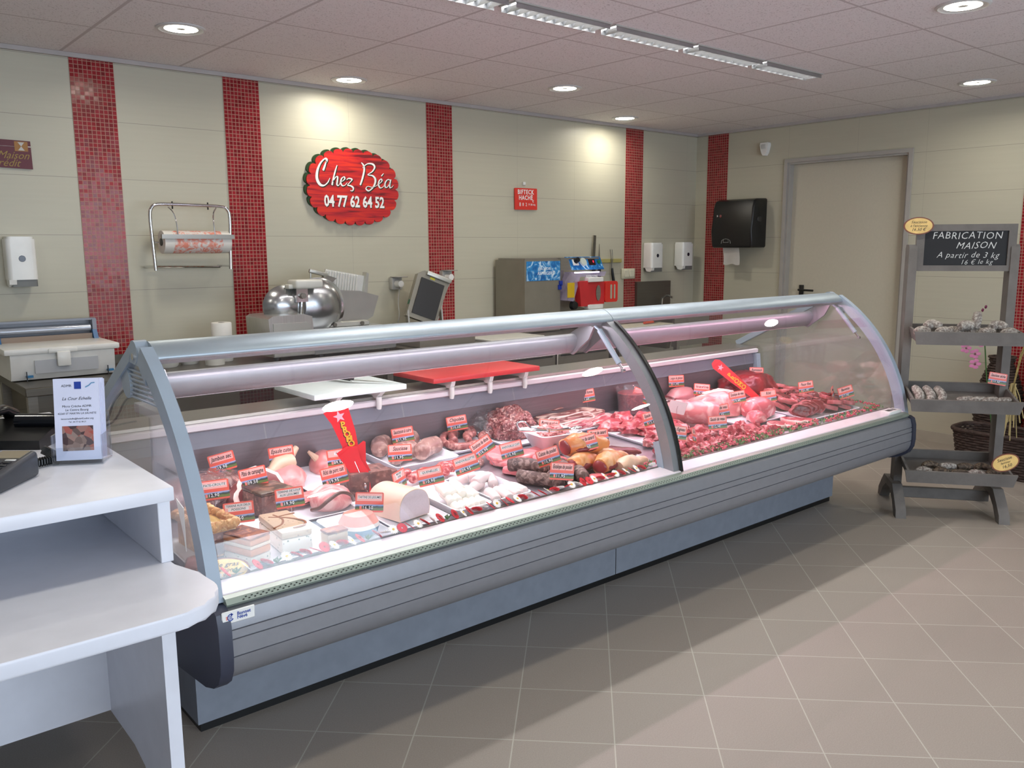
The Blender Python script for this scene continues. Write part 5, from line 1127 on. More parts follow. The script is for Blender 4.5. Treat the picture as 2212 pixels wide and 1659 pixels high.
# ---- turkey escalopes, mince, salad bowl
for k in range(9):
    steak('turkey_escalope', 'smooth pink turkey escalope in the fanned group behind the dark andouilles', .97+.06*(k % 4), -2.47+.075*(k//4)+.02*(k % 2), .085, .055, .020, (mTurk, mTurk), 'turkey escalopes', yaw=30*k, seed=k+60, tilt=4, h=.002+.012*(k % 3))
b = bmesh.new(); bmesh.ops.create_icosphere(b, subdivisions=5, radius=1)
for v in b.verts:
    q = v.co.copy(); k = 1+.20*noise.noise(q*2.1)+.14*noise.noise(q*6)+.10*abs(noise.noise(q*15)); z = q.z*k; z = max(z, -.5); v.co = Vector((q.x*.115*k, q.y*.10*k, (z+.5)*.085))
o = onto(MB().bm(b, T(1.27, -2.03, 0)), 'minced_meat', mMince, 'big heap of coarsely minced meat behind the salad bowl', 'minced meat', h=.006)
b = bmesh.new(); bmesh.ops.create_icosphere(b, subdivisions=4, radius=1)
for v in b.verts:
    q = v.co.copy(); k = 1+.25*noise.noise(q*3+Vector((5, 0, 0))); v.co = Vector((q.x*.09*k, q.y*.06*k, max(-.2, q.z*k+.3)*.085))
bg = MB().bm(b, T(1.17, -1.98, 0)); bg.v = [Vector((v.x, v.y, v.z+dz(v.y)+.01)) for v in bg.v]; tag(bg.build('plastic_bag', mFilm), 'crinkled clear plastic bag folded back left of the minced meat', 'bag')
bw = thing('salad_bowl', 'white square flared bowl with leaf pattern, full of sliced muzzle salad', 'bowl', (1.235, -2.34, dz(-2.34)))
g = MB(); L = []
for k, z, r_ in ((.045, 0, .02), (.050, .004, .02), (.090, .088, .03), (.108, .100, .03), (.106, .103, .03), (.086, .090, .03), (.044, .008, .02)):
    L.append([(a, b_, z) for a, b_ in rect_r(-k, k, -k, k, r_, 5)])
n = len(L[0]); g.v = [Vector(p) for l in L for p in l]
for a in range(len(L)-1):
    for i in range(n): g.f.append([a*n+i, a*n+(i+1) % n, (a+1)*n+(i+1) % n, (a+1)*n+i])
g.f.append(list(range(n))[::-1]); g.f.append([(len(L)-1)*n+i for i in range(n)]); g.mi = [0]*len(g.f)
bw.rotation_euler.z = R(-8); g.build('bowl', mTray, bw, world=False)
g = MB()
for x in (-.035, .02, .045): g.rbox(x, x+.016, -.0775, -.0745, .045, .058, .004, 1, T(0, 0, 0))
g.v = [Vector((v.x, v.y-(v.z-.045)*.45, v.z)) for v in g.v]; g.build('leaf_pattern', M('leaf_print', (150, 90, 50), .4), bw, world=False)
for k in range(12):
    a = k*2.4; lump('muzzle_slice', 'thin curled slice of pink muzzle salad in the white bowl', 1.235+.055*math.cos(a)*(k % 3)/2, -2.34+.05*math.sin(a)*(k % 3)/2, .034, .026, .018, mHam, 50*k, 'muzzle salad slices', 'meat', z=.082+.006*(k % 3), amp=.45, seed=k+80, freq=2.4)
tg = thing('serving_tongs', 'shiny metal serving tongs resting across the salad bowl', 'tongs', (1.18, -2.40, dz(-2.40)+.1))
g = MB(); zt = dz(-2.4)+.122
g.tube(cat([Vector(v) for v in ((1.05, -2.36, zt+.01), (1.06, -2.33, zt+.035), (1.09, -2.34, zt+.04), (1.11, -2.37, zt+.015), (1.20, -2.405, zt), (1.28, -2.43, zt-.004))], 5), .0045, 8); g.build('arm', mChrome, tg)
g = MB(); g.tube(cat([Vector(v) for v in ((1.05, -2.36, zt+.01), (1.10, -2.385, zt+.008), (1.20, -2.40, zt-.004), (1.28, -2.41, zt-.002))], 5), .0045, 8); g.cyl((1.175, -2.397, zt-.006), .010, .014); g.build('arm', mChrome, tg)
g = MB(); g.ico((1.305, -2.43, zt-.002), (.035, .016, .008), 2); g.build('spoon_end', mChrome, tg)
# ---- bacon slabs
bl = ('smoked bacon slab rolled on top at the back of the tray', 'dark smoked bacon slab lying at the left of the tray', 'thick smoked bacon slab in the middle of the tray', 'fresh pink bacon slab in front, streaked with fat', 'fresh pink bacon slab with white fat at the right front', 'flat brown rind slab under the rolled one', 'thin streaky bacon strip at the left front edge')
for k, (x, y, rx, ry, rz, z, mt, yw) in enumerate(((1.68, -1.90, .14, .05, .03, .055, mBacon, 6), (1.57, -2.0, .11, .06, .045, .012, mBacon, -14), (1.68, -2.0, .13, .06, .045, .012, mBacon, 10), (1.63, -2.12, .13, .045, .035, .012, mBaconP, 6), (1.80, -2.11, .12, .05, .035, .012, mBaconP, 16), (1.80, -1.98, .13, .07, .04, .012, mBacon, -8), (1.53, -2.10, .07, .04, .03, .012, mBacon, 30))):
    lump('bacon_slab', bl[k], x, y, rx, ry, rz, mt, yw, z=z, amp=.16, seed=90+k, flat=.5)
o = sausage([(1.66, -1.90, .10), (1.70, -1.885, .112), (1.75, -1.895, .10)], .022, mBacon, 'rolled_bacon', 'curl of white-edged bacon crowning the back slab', cat_='meat')
g = MB(); pts = [Vector((1.60+.14*math.cos(a), -2.10+.06*math.sin(a), .055+.008*math.sin(3*a))) for a in [x*.35 for x in range(19)]]; g.tube(pts, .0035, 6); onto(g, 'white_string', mFat, 'loop of pale string lying over the pink bacon', 'string')
# buckets
def bucket(x, y, r, h, lab, content, mt):
    t = thing('plastic_bucket', lab, 'bucket', (x, y, dz(y)))
    MB().lathe([(0, 0), (r*.86, 0), (r, h-.02), (r*1.05, h-.018), (r*1.06, h), (r*1.02, h+.002), (r*.99, h-.004), (r*.84, .004), (0, .003)], 36).build('bucket', glassmat('bucket_clear', (.92, .88, .89), 1.4, .1, .07), t, world=False)
    g = MB(); g.lathe([(0, .005), (r*.83, .005), (r*.93, h*.78), (r*.8, h*.83), (0, h*.80)], 30); g.build(content, mt, t, world=False)
bucket(2.10, -2.03, .078, .135, 'clear plastic bucket filled with red steak tartare at the back', 'raw_mince_filling', meat('tartare', (150, 40, 50), (190, 90, 90), 60, .6))
bucket(2.30, -2.05, .075, .06, 'low clear bowl behind the lamb tag, right of the tall bucket', 'grey_filling', M('grey_filling', (150, 120, 120), .4))
# ---- duck breasts and poultry
for k, (x, y, yw) in enumerate(((1.37, -2.44, 20), (1.42, -2.50, 8), (1.47, -2.55, -8), (1.40, -2.42, -4))):
    lump('duck_breast', 'dark red duck breast with yellow fat edge on the tray behind the poultry legs', x, y, .085, .032, .028, mDuck, yw-20, 'duck breasts', z=.012+.008*(k == 3), amp=.12, seed=120+k)
pl = ('largest yellow-skinned duck leg on top of the poultry heap', 'yellow-skinned duck leg with dark cut face at the left', 'yellow duck leg in front with long dark cut face', 'pale chicken wing in front at the right', 'orange-yellow leg end at the far left behind the dark andouilles', 'small yellow duck leg tucked at the back of the heap')
for k, (x, y, L_, yw, r_, z) in enumerate(((1.24, -2.55, .21, -5, .050, .045), (1.17, -2.61, .16, 12, .042, .005), (1.27, -2.66, .20, 20, .043, .005), (1.36, -2.70, .19, 8, .032, .003), (1.06, -2.57, .13, 10, .036, .006), (1.34, -2.60, .14, -12, .034, .008))):
    c, s = math.cos(R(yw)), math.sin(R(yw)); P = [Vector((x-c*L_*.5, y-s*L_*.5, r_*.9)), Vector((x-c*L_*.2, y-s*L_*.2, r_*1.05)), Vector((x+c*L_*.15, y+s*L_*.15, r_*.8)), Vector((x+c*L_*.5, y+s*L_*.5, r_*.5))]
    g = MB(); Q = cat(P, 6); rs = [r_*(.45+.62*math.sin(math.pi*min(1, .12+i/len(Q)*.75))*(1-.55*i/len(Q))) for i in range(len(Q))]
    g.tube(Q, [q*(1+.1*noise.noise(Vector((i, k, 0))*.7)) for i, q in enumerate(rs)], 16)
    for v in g.v: nn = noise.noise_vector(v*28+Vector((k*3, 0, 0)))*.009; v += nn; v.z = max(v.z, .001)
    o = onto(g, 'poultry_thigh', mSkin if k != 3 else M('chicken_skin', (232, 190, 160), .4, 0, (30, .1), (80, .4, .003)), pl[k], 'poultry', h=z)
    if k in (0, 1, 2):
        e = P[0]; f_ = MB(); f_.ico((0, 0, 0), (.010, r_*.72, r_*.62), 2, T(e.x-c*.002, e.y-s*.002, e.z) @ RZ(yw)); f_.ico((0, 0, 0), (L_*.3, r_*.5, r_*.35), 2, T(x-c*L_*.12, y-s*L_*.12-r_*.62, r_*.8) @ RZ(yw))
        f_.v = [Vector((v.x, v.y, v.z+dz(v.y)+z)) for v in f_.v]; f_.build('cut_meat', mDuck, o)
for k in range(3): steak('chicken_escalope', 'flat pink chicken escalope at the very front under its tag', 1.075+.05*k, -2.735+.012*(k % 2), .045, .032, .014, (mTurk, mTurk), 'chicken escalopes', yaw=20*k, seed=140+k, h=.003+.006*(k % 2))

# ---- right module
ll = 'piece of lamb with white fat on the tray beside the middle arch'
for k, (x, y, rx, ry, rz, mt, yw, z, l) in enumerate((
    (1.73, -2.50, .055, .04, .05, mLamb, 20, .012, 'knobbly lamb knuckle at the left front of the lamb tray'), (1.67, -2.52, .030, .026, .03, mLamb, 0, .010, 'small lamb end piece at the tray corner'),
    (1.87, -2.43, .13, .07, .065, mLamb, -38, .012, 'long lamb shoulder with pale rounded underside'), (1.80, -2.32, .10, .05, .05, mVeal, 6, .016, 'flat red lamb slice folded over the shoulder'),
    (1.92, -2.28, .08, .05, .06, mLamb, 30, .016, 'red lamb cutlet piece behind the shoulder'), (1.75, -2.22, .08, .045, .045, mVeal, -10, .006, 'smooth red lamb piece at the back left'),
    (1.99, -2.22, .07, .05, .05, mLamb, 10, .004, 'lamb piece behind the middle arch'), (1.98, -2.36, .09, .06, .055, mLamb, -20, .004, 'fat-streaked lamb piece touching the arch'),
    (1.88, -2.16, .08, .05, .055, mVeal, 18, .004, 'red meat piece in front of the tall bucket'), (2.12, -2.24, .06, .05, .06, mLamb, 0, .004, 'bright red and white chop just right of the arch'),
    (2.02, -2.53, .08, .05, .05, mLamb, 14, .004, 'pink lamb piece under the arch foot'), (1.63, -2.63, .045, .035, .055, mLamb, 0, .004, 'round marrow bone piece with red top left of the arch foot'))):
    lump('lamb_cut', l, x, y, rx, ry, rz, mt, yw, z=z, amp=.28, seed=150+k, freq=2.2)
# tied roast with cut end
t = thing('pork_loin', 'rolled pork loin with pale fat and round red cut end right of the arch', 'meat', (2.16, -2.37, dz(-2.37)), R(-52))
g = MB(); Q = cat([Vector((-.16, 0, .06)), Vector((-.05, 0, .068)), Vector((.06, 0, .066)), Vector((.13, 0, .062))], 6); g.tube(Q, [.03+.034*min(1, i/5) for i in range(len(Q))], 22, flat=.9)
for v in g.v: v.z = max(v.z+.004*noise.noise(v*20), .002)
g.build('loin', mPorkP, t, world=False)
g = MB(); g.lathe([(0, .004), (.045, .003), (.060, -.002), (0, -.002)], 26, T(.131, 0, .062) @ RY(90)); g.build('cut_end', meat('loin_cut', (206, 96, 96), (236, 170, 160), 8, .66, lean2=(192, 80, 84)), t, world=False)
lump('veal_roast', 'very large pale veal roast with white fat on its own tray', 2.46, -2.30, .18, .11, .105, mPorkP, -14, z=.012, amp=.16, seed=170)
f = lumpmb(2.54, -2.26, .10, .06, .03, -14, amp=.3, seed=171); onto(f, 'fat_cap', mFat, 'creamy white layer of fat lying over the big veal roast', 'meat', h=.085)
lump('veal_block', 'squared pink veal block right of the big roast', 2.62, -2.44, .11, .085, .095, mPork, 8, z=.012, amp=.14, seed=172)
lump('veal_block', 'smaller pink veal piece in front of the squared block', 2.50, -2.52, .08, .05, .05, mPork, 30, z=.012, amp=.22, seed=173)
lump('calf_tongue', 'rounded pink-grey calf tongue on the back tray below the Langue tag', 2.52, -2.02, .12, .06, .075, M('tongue', (186, 122, 126), .35, 0, (14, .12), (50, .2, .003)), 10, z=.012, amp=.10, seed=180)
for k, (x, y, l) in enumerate(((2.36, -2.05, 'dark liver piece left of the calf tongue'), (2.68, -1.97, 'small dark liver at the back right of the tongue'), (2.76, -2.04, 'dark red kidney piece behind the veal tag'), (2.30, -2.14, 'glossy dark red piece in front of the liver'))):
    lump('liver', l, x, y, .065, .045, .05, mBeefD, 30*k, z=.010, amp=.2, seed=181+k)
lump('beef_joint', 'largest dark red beef joint by the right-hand promo sign', 3.06, -2.08, .19, .13, .135, mBeef, -8, z=.003, amp=.16, seed=190, sub=4)
for k, (x, y, rx, ry, rz, yw, l) in enumerate(((2.80, -2.22, .10, .06, .065, 10, 'dark red beef muscle left of the large joint'), (2.90, -2.31, .12, .06, .06, -8, 'long dark beef muscle in front of the large joint'), (2.78, -2.36, .07, .05, .055, 20, 'dark knobbly beef end piece at the tray of steaks'), (3.04, -2.28, .10, .05, .05, 4, 'dark beef muscle under the Rôti tag'))):
    lump('beef_cut', l, x, y, rx, ry, rz, mBeefD if k != 3 else mBeef, yw, z=.004, amp=.2, seed=191+k)
# steaks, ribs in rows at the right end
ribs = ((2.80, -2.58, 80, 'thick beef rib standing on edge nearest the veal'), (2.845, -2.575, 76, 'second beef rib standing on edge'), (2.89, -2.57, 72, 'third beef rib standing on edge, leaning right'), (2.945, -2.575, 66, 'fourth beef rib, leaning on the others'))
for x, y, ti, l in ribs:
    g = steakmb(0, 0, .058, .036, .030, seed=int(x*100), rim=.10); g.v = [T(x, y, .034) @ RZ(-38) @ RX(ti) @ v for v in g.v]; onto(g, 'beef_rib', [mBeef, mRibFat], l, 'meat', h=.004)
q = 0; r4 = random.Random(5)
for j in range(7):
    for i in range(7):
        x = 2.84+.066*i+.02*(j % 2); y = -2.08-.088*j
        if x > 3.315 or (x < 3.24 and j < 1) or (x < 3.14 and j < 2) or (x < 3.02 and j < 3) or (x < 2.98 and j >= 5) or y < -2.70: continue
        steak('beef_steak', 'dark red beef steak in the overlapping rows at the right end', x, y, .054, .040, .022, ((mBeef, mBeefD, mVeal, mBeef)[q % 4], mRibFat), 'overlapping beef steaks', yaw=r4.uniform(-60, 60), seed=200+q, tilt=r4.uniform(8, 24), h=.012+.012*(q % 3), rim=.07); q += 1
for k in range(10): lump('beef_chunk', 'dark red beef chunk between the steaks at the right end', 2.90+.042*k, -2.36-.045*(k % 5)+.02*(k//5), .045, .034, .05, (mBeef, mBeefD)[k % 2], 40*k, 'dark beef chunks', z=.014, amp=.35, seed=300+k, freq=2.2)
for k in range(5): steak('minute_steak', 'thin pink-red slice in the flat pile at the front centre right', 2.42+.075*k, -2.655+.02*(k % 2), .075, .045, .016, (mLamb if k % 2 else mVeal, mFat), 'flat pink slices', yaw=25+14*k, seed=230+k, tilt=5, h=.003+.007*(k % 2), rim=.06)
for k in range(34):
    i, j = k % 12, k//12; x = 1.70+.068*i+r4.uniform(-.012, .012)+.02*j; y = -2.705+.062*j+r4.uniform(-.012, .012)
    if x > 2.40-.02*j: continue
    lump('stewing_chunk', 'rough pink stewing chunk in the long front heap right of the arch', x, y, r4.uniform(.026, .040), r4.uniform(.022, .032), r4.uniform(.034, .055), (mVeal, mLamb, mPork)[k % 3], r4.uniform(0, 180), 'stewing chunks', z=.002, amp=.4, seed=250+k, sub=3, freq=2.5)

# ---- borders
db = thing('daisy_border', 'decorative front border of red and white daisies in the left half', 'border', (.5, -2.775, dz(-2.775)))
g = MB(); g.box(-.405, 1.40, -2.7865, -2.7855, .028, .042); g.v = [Vector((v.x, v.y, v.z+dz(-2.785))) for v in g.v]; g.build('clear_strip', mClear, db, smooth=False)
def daisy(petals, r):
    g = MB()
    for k in range(petals):
        a = 2*math.pi*k/petals; c, s = math.cos(a), math.sin(a); n_ = Vector((-s, c, 0)); d = Vector((c, s, 0))
        p = [d*r*.15-n_*r*.05, d*r*.75-n_*r*.13, d*r, d*r*.75+n_*r*.13, d*r*.15+n_*r*.05]; g.add([(v.x, v.y, .0015) for v in p]+[(v.x*.98, v.y*.98, -.0005) for v in p], [(0, 1, 2, 3, 4), (9, 8, 7, 6, 5), (0, 5, 6, 1), (1, 6, 7, 2), (2, 7, 8, 3), (3, 8, 9, 4)])
    return g
mRp = M('red_petal', (206, 30, 44), .6); mWp = M('white_petal', (240, 238, 232), .6); mYc = M('yellow_centre', (222, 180, 60), .6); mGn = M('leaf_green', (66, 104, 52), .6)
pr_, pw_ = daisy(22, .019).build('daisy', mRp, db, world=False, smooth=False), daisy(16, .018).build('daisy', mWp, db, world=False, smooth=False)
yc = MB().ico((0, 0, .002), (.005, .005, .003), 1).build('flower_centre', mYc, pw_, world=False)
r5 = random.Random(9); seq = 'WRLWRRLWRRRRWRWRLRWWRRWRWRLRWRRWRWRRWRWRRWRWRWWRRWRWRWRWR'
first = {'R': True, 'W': True}
for k in range(61):
    x = -.395+k*.0295; c_ = seq[k % len(seq)]
    if c_ == 'L':
        g = MB()
        for j in range(5): g.tube([(0, 0, 0), (.008*math.cos(j), .006*math.sin(j*2), .008), (.016*math.cos(j*1.3), .008*math.sin(j*2), .014)], [.0015, .003, .0006], 5)
        o = g.build('leaf_sprig', mGn, db, world=False); o.location = (x-.5, -.010, .030)
        continue
    src = pr_ if c_ == 'R' else pw_
    o = src if first[c_] else copy_tree(src, db); first[c_] = False
    o.location = (x-.5, -.014+.004*(k % 2), .041); o.rotation_euler = (R(38+r5.uniform(-10, 10)), R(r5.uniform(-12, 12)), r5.uniform(0, 3))
g = MB(); r6 = random.Random(4)
def sprig(x, y):
    rd = r6.random() < .42; n = 5 if rd else 7
    for j in range(n):
        a = r6.uniform(0, 6.28); e = r6.uniform(.2, 1.2); l = r6.uniform(.009, .019); w_ = .0028; d = Vector((math.cos(a)*math.cos(e), math.sin(a)*math.cos(e), math.sin(e))); s_ = d.cross(Vector((0, 0, 1))).normalized()*w_
        o = Vector((x+r6.uniform(-.006, .006), y+r6.uniform(-.006, .006), .004+r6.uniform(0, .008)))
        if rd: g.ico(o+Vector((0, 0, .006)), (.0042, .0042, .004), 1, mi=1)
        else: g.add([o, o+d*l*.5+s_, o+d*l, o+d*l*.5-s_, o+d*l*.5+Vector((0, 0, .0012))], [(0, 1, 4), (1, 2, 4), (2, 3, 4), (3, 0, 4)], mi=0)
for k in range(330): sprig(1.49+1.81*k/330, -2.762+r6.uniform(-.03, .022))
for k in range(110): sprig(3.30+r6.uniform(-.015, .015), -2.76+.80*k/110)
for k in range(24): sprig(1.36+.08*k/24, -2.765+r6.uniform(-.012, .012))
o = onto(g, 'leafy_garland', [M('garland_green', (80, 120, 60), .5), M('garland_red', (196, 74, 92), .4)], 'plastic garland of green leaves and red berries edging the right half', 'garland', h=.024, smooth=False); o['kind'] = 'stuff'

# ================================================================ price tags
def landscape():
    m, nt, b = newmat('landscape_print'); tc = nd(nt, 'ShaderNodeTexCoord').outputs['Object']; sp = nd(nt, 'ShaderNodeSeparateXYZ'); lk(nt, tc, sp.inputs[0])
    n = nd(nt, 'ShaderNodeTexNoise'); n.inputs['Scale'].default_value = 60; n.inputs['Detail'].default_value = 3; lk(nt, tc, n.inputs['Vector'])
    z = math_(nt, 'ADD', sp.outputs[2], math_(nt, 'MULTIPLY', math_(nt, 'SUBTRACT', n.outputs[0], .5), .010))
    r = nd(nt, 'ShaderNodeMapRange'); lk(nt, z, r.inputs[0]); r.inputs[1].default_value = .006; r.inputs[2].default_value = .024
    cr = nd(nt, 'ShaderNodeValToRGB'); lk(nt, r.outputs[0], cr.inputs[0]); cr.color_ramp.elements[0].color = (*lin((96, 112, 52)), 1); cr.color_ramp.elements[1].color = (*lin((150, 168, 208)), 1); cr.color_ramp.elements[1].position = .85
    for p_, c_ in ((.34, (110, 124, 62)), (.56, (34, 52, 38)), (.74, (84, 96, 116))): e = cr.color_ramp.elements.new(p_); e.color = (*lin(c_), 1)
    lk(nt, cr.outputs[0], b.inputs['Base Color']); b.inputs['Roughness'].default_value = .4; return m
mLand = landscape(); mCoral = M('coral_card', (232, 96, 78), .4); mPanel = M('pale_pink_panel', (244, 176, 168), .45); mStripW = M('white_name_strip', (232, 226, 224), .5); mPin = M('steel_pin', (180, 180, 184), .3, .8); mDig = M('digit_black', (30, 30, 34), .5)
def px_ray(u, v):
    d = Vector(((u-1106)/1834.99, -(v-829.5)/1834.99, 1)); return (r2*d.x+u2*d.y+fw*d.z)
def foot_on_deck(u, v, h=0):                    # where a pin meets the deck
    d = px_ray(u, v); c = Vector(CAM); k = .0632; t = (.545+k*(c.y+2.82)+h-c.z)/(d.z-k*d.y); return c+d*t
def at_y(u, v, y):
    d = px_ray(u, v); c = Vector(CAM); return c+d*((y-c.y)/d.y)
nW, nH = .090, .064
def price_tag(u, v, fu, fv, rl, txt, lab, typed=False, yw=24, back=False, fh=.03, price='1 2,90', wd=1.0, parent_loc=None, digits=True):
    F = parent_loc[0] if parent_loc else foot_on_deck(fu, fv, fh)
    Ct = parent_loc[1] if parent_loc else at_y(u, v, F.y)
    t = thing('price_tag', lab, 'price tag', tuple(F), 0, 'price tags')
    t['group'] = 'price tags'
    Mt = Matrix.Translation(Ct) @ RZ(-yw+(180 if back else 0)) @ RX(-10) @ RY(-rl if not back else rl)
    w_, h_ = nW, nH; Mc = Mt @ T(0, 0, -h_/2)
    g = MB(); g.prism(rect_r(-w_/2, w_/2, 0, h_, .004, 2), 1, -.0006, .0006, Mc); cd_ = g.build('card', mCoral if not back else mCoral, t)
    if back: g = MB(); g.prism(rect_r(-w_/2+.0005, w_/2-.0005, .0005, h_-.0005, .004, 2), 1, .0006, .001, Mc); g.build('white_back', mStripW, cd_)
    g = MB(); g.box(-w_/2+.005, w_/2-.005, -.0009, -.0006, .036, .060, Mc); g.build('name_panel', mPanel, t, smooth=False)
    # landscape print keeps its own local frame so that the picture sits level on the card
    ls = MB().box(-w_/2, w_/2, -.0009, -.0006, .006, .025).build('landscape_strip', mLand, None, world=False, smooth=False); ls.parent = t; ls.matrix_basis = wm(t).inverted() @ Mc
    if txt:
        g = MB(); lines = txt.split('\n'); sz = (.0215 if not typed else .0112) if len(lines) == 1 else .0098
        if typed:
            for i, s in enumerate(lines):
                zc = .048-(i-(len(lines)-1)/2)*.011; ww = min(w_/2-.008, len(s)*.0033+.004); st_ = MB().box(-ww, ww, -.0011, -.0009, zc-.005, zc+.005, Mc); st_.build('name_strip', mStripW, cd_, smooth=False)
        for i, s in enumerate(lines):
            a = text(s, sz, 'CENTER', .35 if not typed else .15, .0003 if not typed else .0001, .0001, .78 if not typed else .95); zc = .048-(i-(len(lines)-1)/2)*.011
            mw = max((abs(v_.x) for v_ in a.v), default=.01); k = min(1, (w_/2-.008)/mw); g.add([(v_.x*k, v_.y, v_.z) for v_ in a.v], a.f, Mc @ T(0, -.0013, zc) @ UP)
        g.build('lettering', mText, t, smooth=False)
    if digits:
        g = MB(); x = -.022
        g.box(-.021, .008, -.0011, -.0009, .008, .0215, Mc); g.build('digit_plates', mDig, t, smooth=False); g = MB()
        a = text(price.replace(' ', ''), .0150, 'LEFT', 0, .0002, .0001, .9, 1.15); g.add(a.v, a.f, Mc @ T(x, -.0012, .0145) @ UP); g.build('price_digits', mWhiteT, t, smooth=False)
        g = MB(); g.box(-.031, -.024, -.0011, -.0009, .009, .020, Mc); g.build('red_marker', M('marker_pink', (236, 130, 120), .5), t, smooth=False)
    Bt = Mc @ Vector((0, .0012, .02)); g = MB(); g.tube([F-Vector((0, 0, fh*.6 if not parent_loc else 0)), Bt, Mc @ Vector((0, .0012, .04))], .0009, 6); g.build('pin', mPin, t)
    return t
TG = [
 (480, 998, 492, 1040, 14, 'Jambon sec', 'red price tag Jambon sec, tilted, at the back left above the wrapped ham', 0, '1 9,90'),
 (547, 1030, 558, 1070, 11, 'Pâté de campagne', 'red price tag Pâté de campagne above the brown country pâté', 0, '0 9,50'),
 (608, 983, 614, 1022, 7, 'Epaule cuite', 'red price tag Epaule cuite above the pink cooked ham', 0, '1 1,80'),
 (464, 1058, 464, 1095, 5, 'PATE-CROUTE', 'typed price tag PATE-CROUTE over the crusted pâté', 1, '1 2,90'),
 (516, 1107, 518, 1142, 4, 'TERRINE AUX DEUX\nPOISSONS', 'typed price tag TERRINE AUX DEUX POISSONS over the layered fish terrine', 1, '1 3,50'),
 (626, 1075, 632, 1106, 6, 'TERRINE DE LOUP\nAUX LEGUMES', 'typed price tag TERRINE DE LOUP AUX LEGUMES behind the speckled terrine', 1, '1 9,90'),
 (720, 942, 724, 972, 4, 'JAMBONNETTE', 'typed price tag JAMBONNETTE left of the upright promo sign', 1, '1 1,90'),
 (733, 988, 736, 1014, 6, 'PATE', 'typed price tag half hidden behind the promo sign', 1, '0 9,90'),
 (722, 1027, 728, 1062, 12, 'Rôti de porc cuit', 'red price tag Rôti de porc cuit above the tied roast pork', 0, '1 9,95'),
 (798, 1085, 800, 1115, -4, 'TARTINE DE LEGUMES', 'typed price tag TARTINE DE LEGUMES above the pink and blue slice', 1, '1 6,50'),
 (870, 940, 872, 968, 8, 'Saucisson à cuire', 'red price tag Saucisson à cuire, the higher of the two over the deep tray', 0, '1 1,95'),
 (864, 978, 866, 1010, 1, 'Saucisse', 'red price tag Saucisse, the lower of the two over the deep tray', 0, '1 1,95'),
 (863, 1036, 869, 1062, 2, 'MOUSSE\nD\'OIE', 'narrow turned price tag just above the pale domed mousse', 1, '1 1,90'),
 (930, 1028, 950, 1058, 10, 'QUENELLES', 'typed price tag QUENELLES behind the white quenelles', 1, '1 0,90'),
 (1007, 1003, 1015, 1045, 16, 'ANDOUILLETTE', 'typed price tag ANDOUILLETTE behind the pale boudins', 1, '0 9,95'),
 (987, 914, 989, 938, 8, 'Chipolata', 'red price tag Chipolata above the coiled chipolatas', 0, '1 0,60'),
 (1042, 965, 1068, 992, 32, 'Escalope de dinde', 'strongly tilted price tag Escalope de dinde in front of the chipolatas', 0, '1 0,90'),
 (1105, 972, 1110, 1004, 12, 'ANDOUILLE CUIT', 'typed price tag ANDOUILLE CUIT over the pink turkey slices', 1, '1 0,90'),
 (1073, 873, 1075, 895, 0, '', 'price tag seen edge-on, stuck in the minced meat', 0, '1 0,90'),
 (1186, 922, 1190, 948, -7, 'Museau en salade', 'red price tag Museau en salade behind the white bowl', 0, '1 3,50'),
 (1184, 986, 1186, 1022, 15, 'Cuisse de poulet', 'red price tag Cuisse de poulet in front of the white bowl', 0, '1 0,90'),
 (1214, 1018, 1236, 1042, -6, 'Escalope de poulet', 'red price tag Escalope de poulet at the front beside the yellow poultry', 0, '1 1,95'),
 (1292, 943, 1290, 968, 5, 'Magret de canard', 'red price tag Magret de canard half behind the Cuisse de canard tag', 0, '1 6,95'),
 (1267, 957, 1275, 992, 13, 'Cuisse de canard', 'red price tag Cuisse de canard standing over the yellow duck leg', 0, '1 0,80'),
 (1266, 855, 1271, 882, 8, 'Poitrine fumée', 'red price tag Poitrine fumée above the bacon', 0, '1 1,60'),
 (1357, 828, 1356, 850, 9, 'Tartare', 'price tag leaning back on the rim of the tall bucket', 0, '1 4,90'),
 (1384, 854, 1386, 880, -24, '', 'price tag half hidden behind the tall bucket', 0, '1 4,90'),
 (1409, 903, 1412, 935, 14, 'Epaule d\'agneau', 'red price tag Epaule d\'agneau left of the middle arch', 0, '1 2,60'),
 (1462, 935, 1466, 962, -8, 'Côtes d\'agneau', 'price tag partly covered by the middle arch', 0, '1 4,50'),
 (1461, 823, 1463, 852, 1, 'Langue de génisse', 'red price tag Langue de génisse at the back right of the arch', 0, '1 1,95'),
 (1516, 842, 1520, 868, -6, 'Noix sans nerf de veau', 'red price tag over the big veal roast', 0, '1 8,95'),
 (1593, 858, 1598, 885, 8, 'Escalope de veau', 'red price tag Escalope de veau in front of the right-hand promo sign', 0, '1 9,80'),
 (1557, 888, 1560, 905, 8, 'Côte de veau', 'red price tag Côte de veau on the veal roast', 0, '1 7,95'),
 (1550, 913, 1553, 940, 2, 'Sauté de veau', 'red price tag Sauté de veau, lowest of the veal tags', 0, '1 2,90'),
 (1634, 805, 1636, 828, -3, 'Rumsteck', 'small price tag at the back edge above the beef joint', 0, '1 9,90'),
 (1660, 856, 1664, 876, 6, 'Rôti', 'red price tag Rôti on the beef in the middle of the right end', 0, '2 1,90'),
 (1741, 836, 1745, 860, 6, 'Faux filet', 'red price tag Faux filet at the back of the steaks', 0, '2 1,90'),
 (1799, 848, 1801, 868, 4, 'Steak', 'narrow turned price tag left of the last one at the right end', 0, '1 6,90'),
 (1827, 847, 1828, 870, 14, 'Bavette', 'price tag Bavette, last one at the right end, tilted', 0, '1 7,90')]
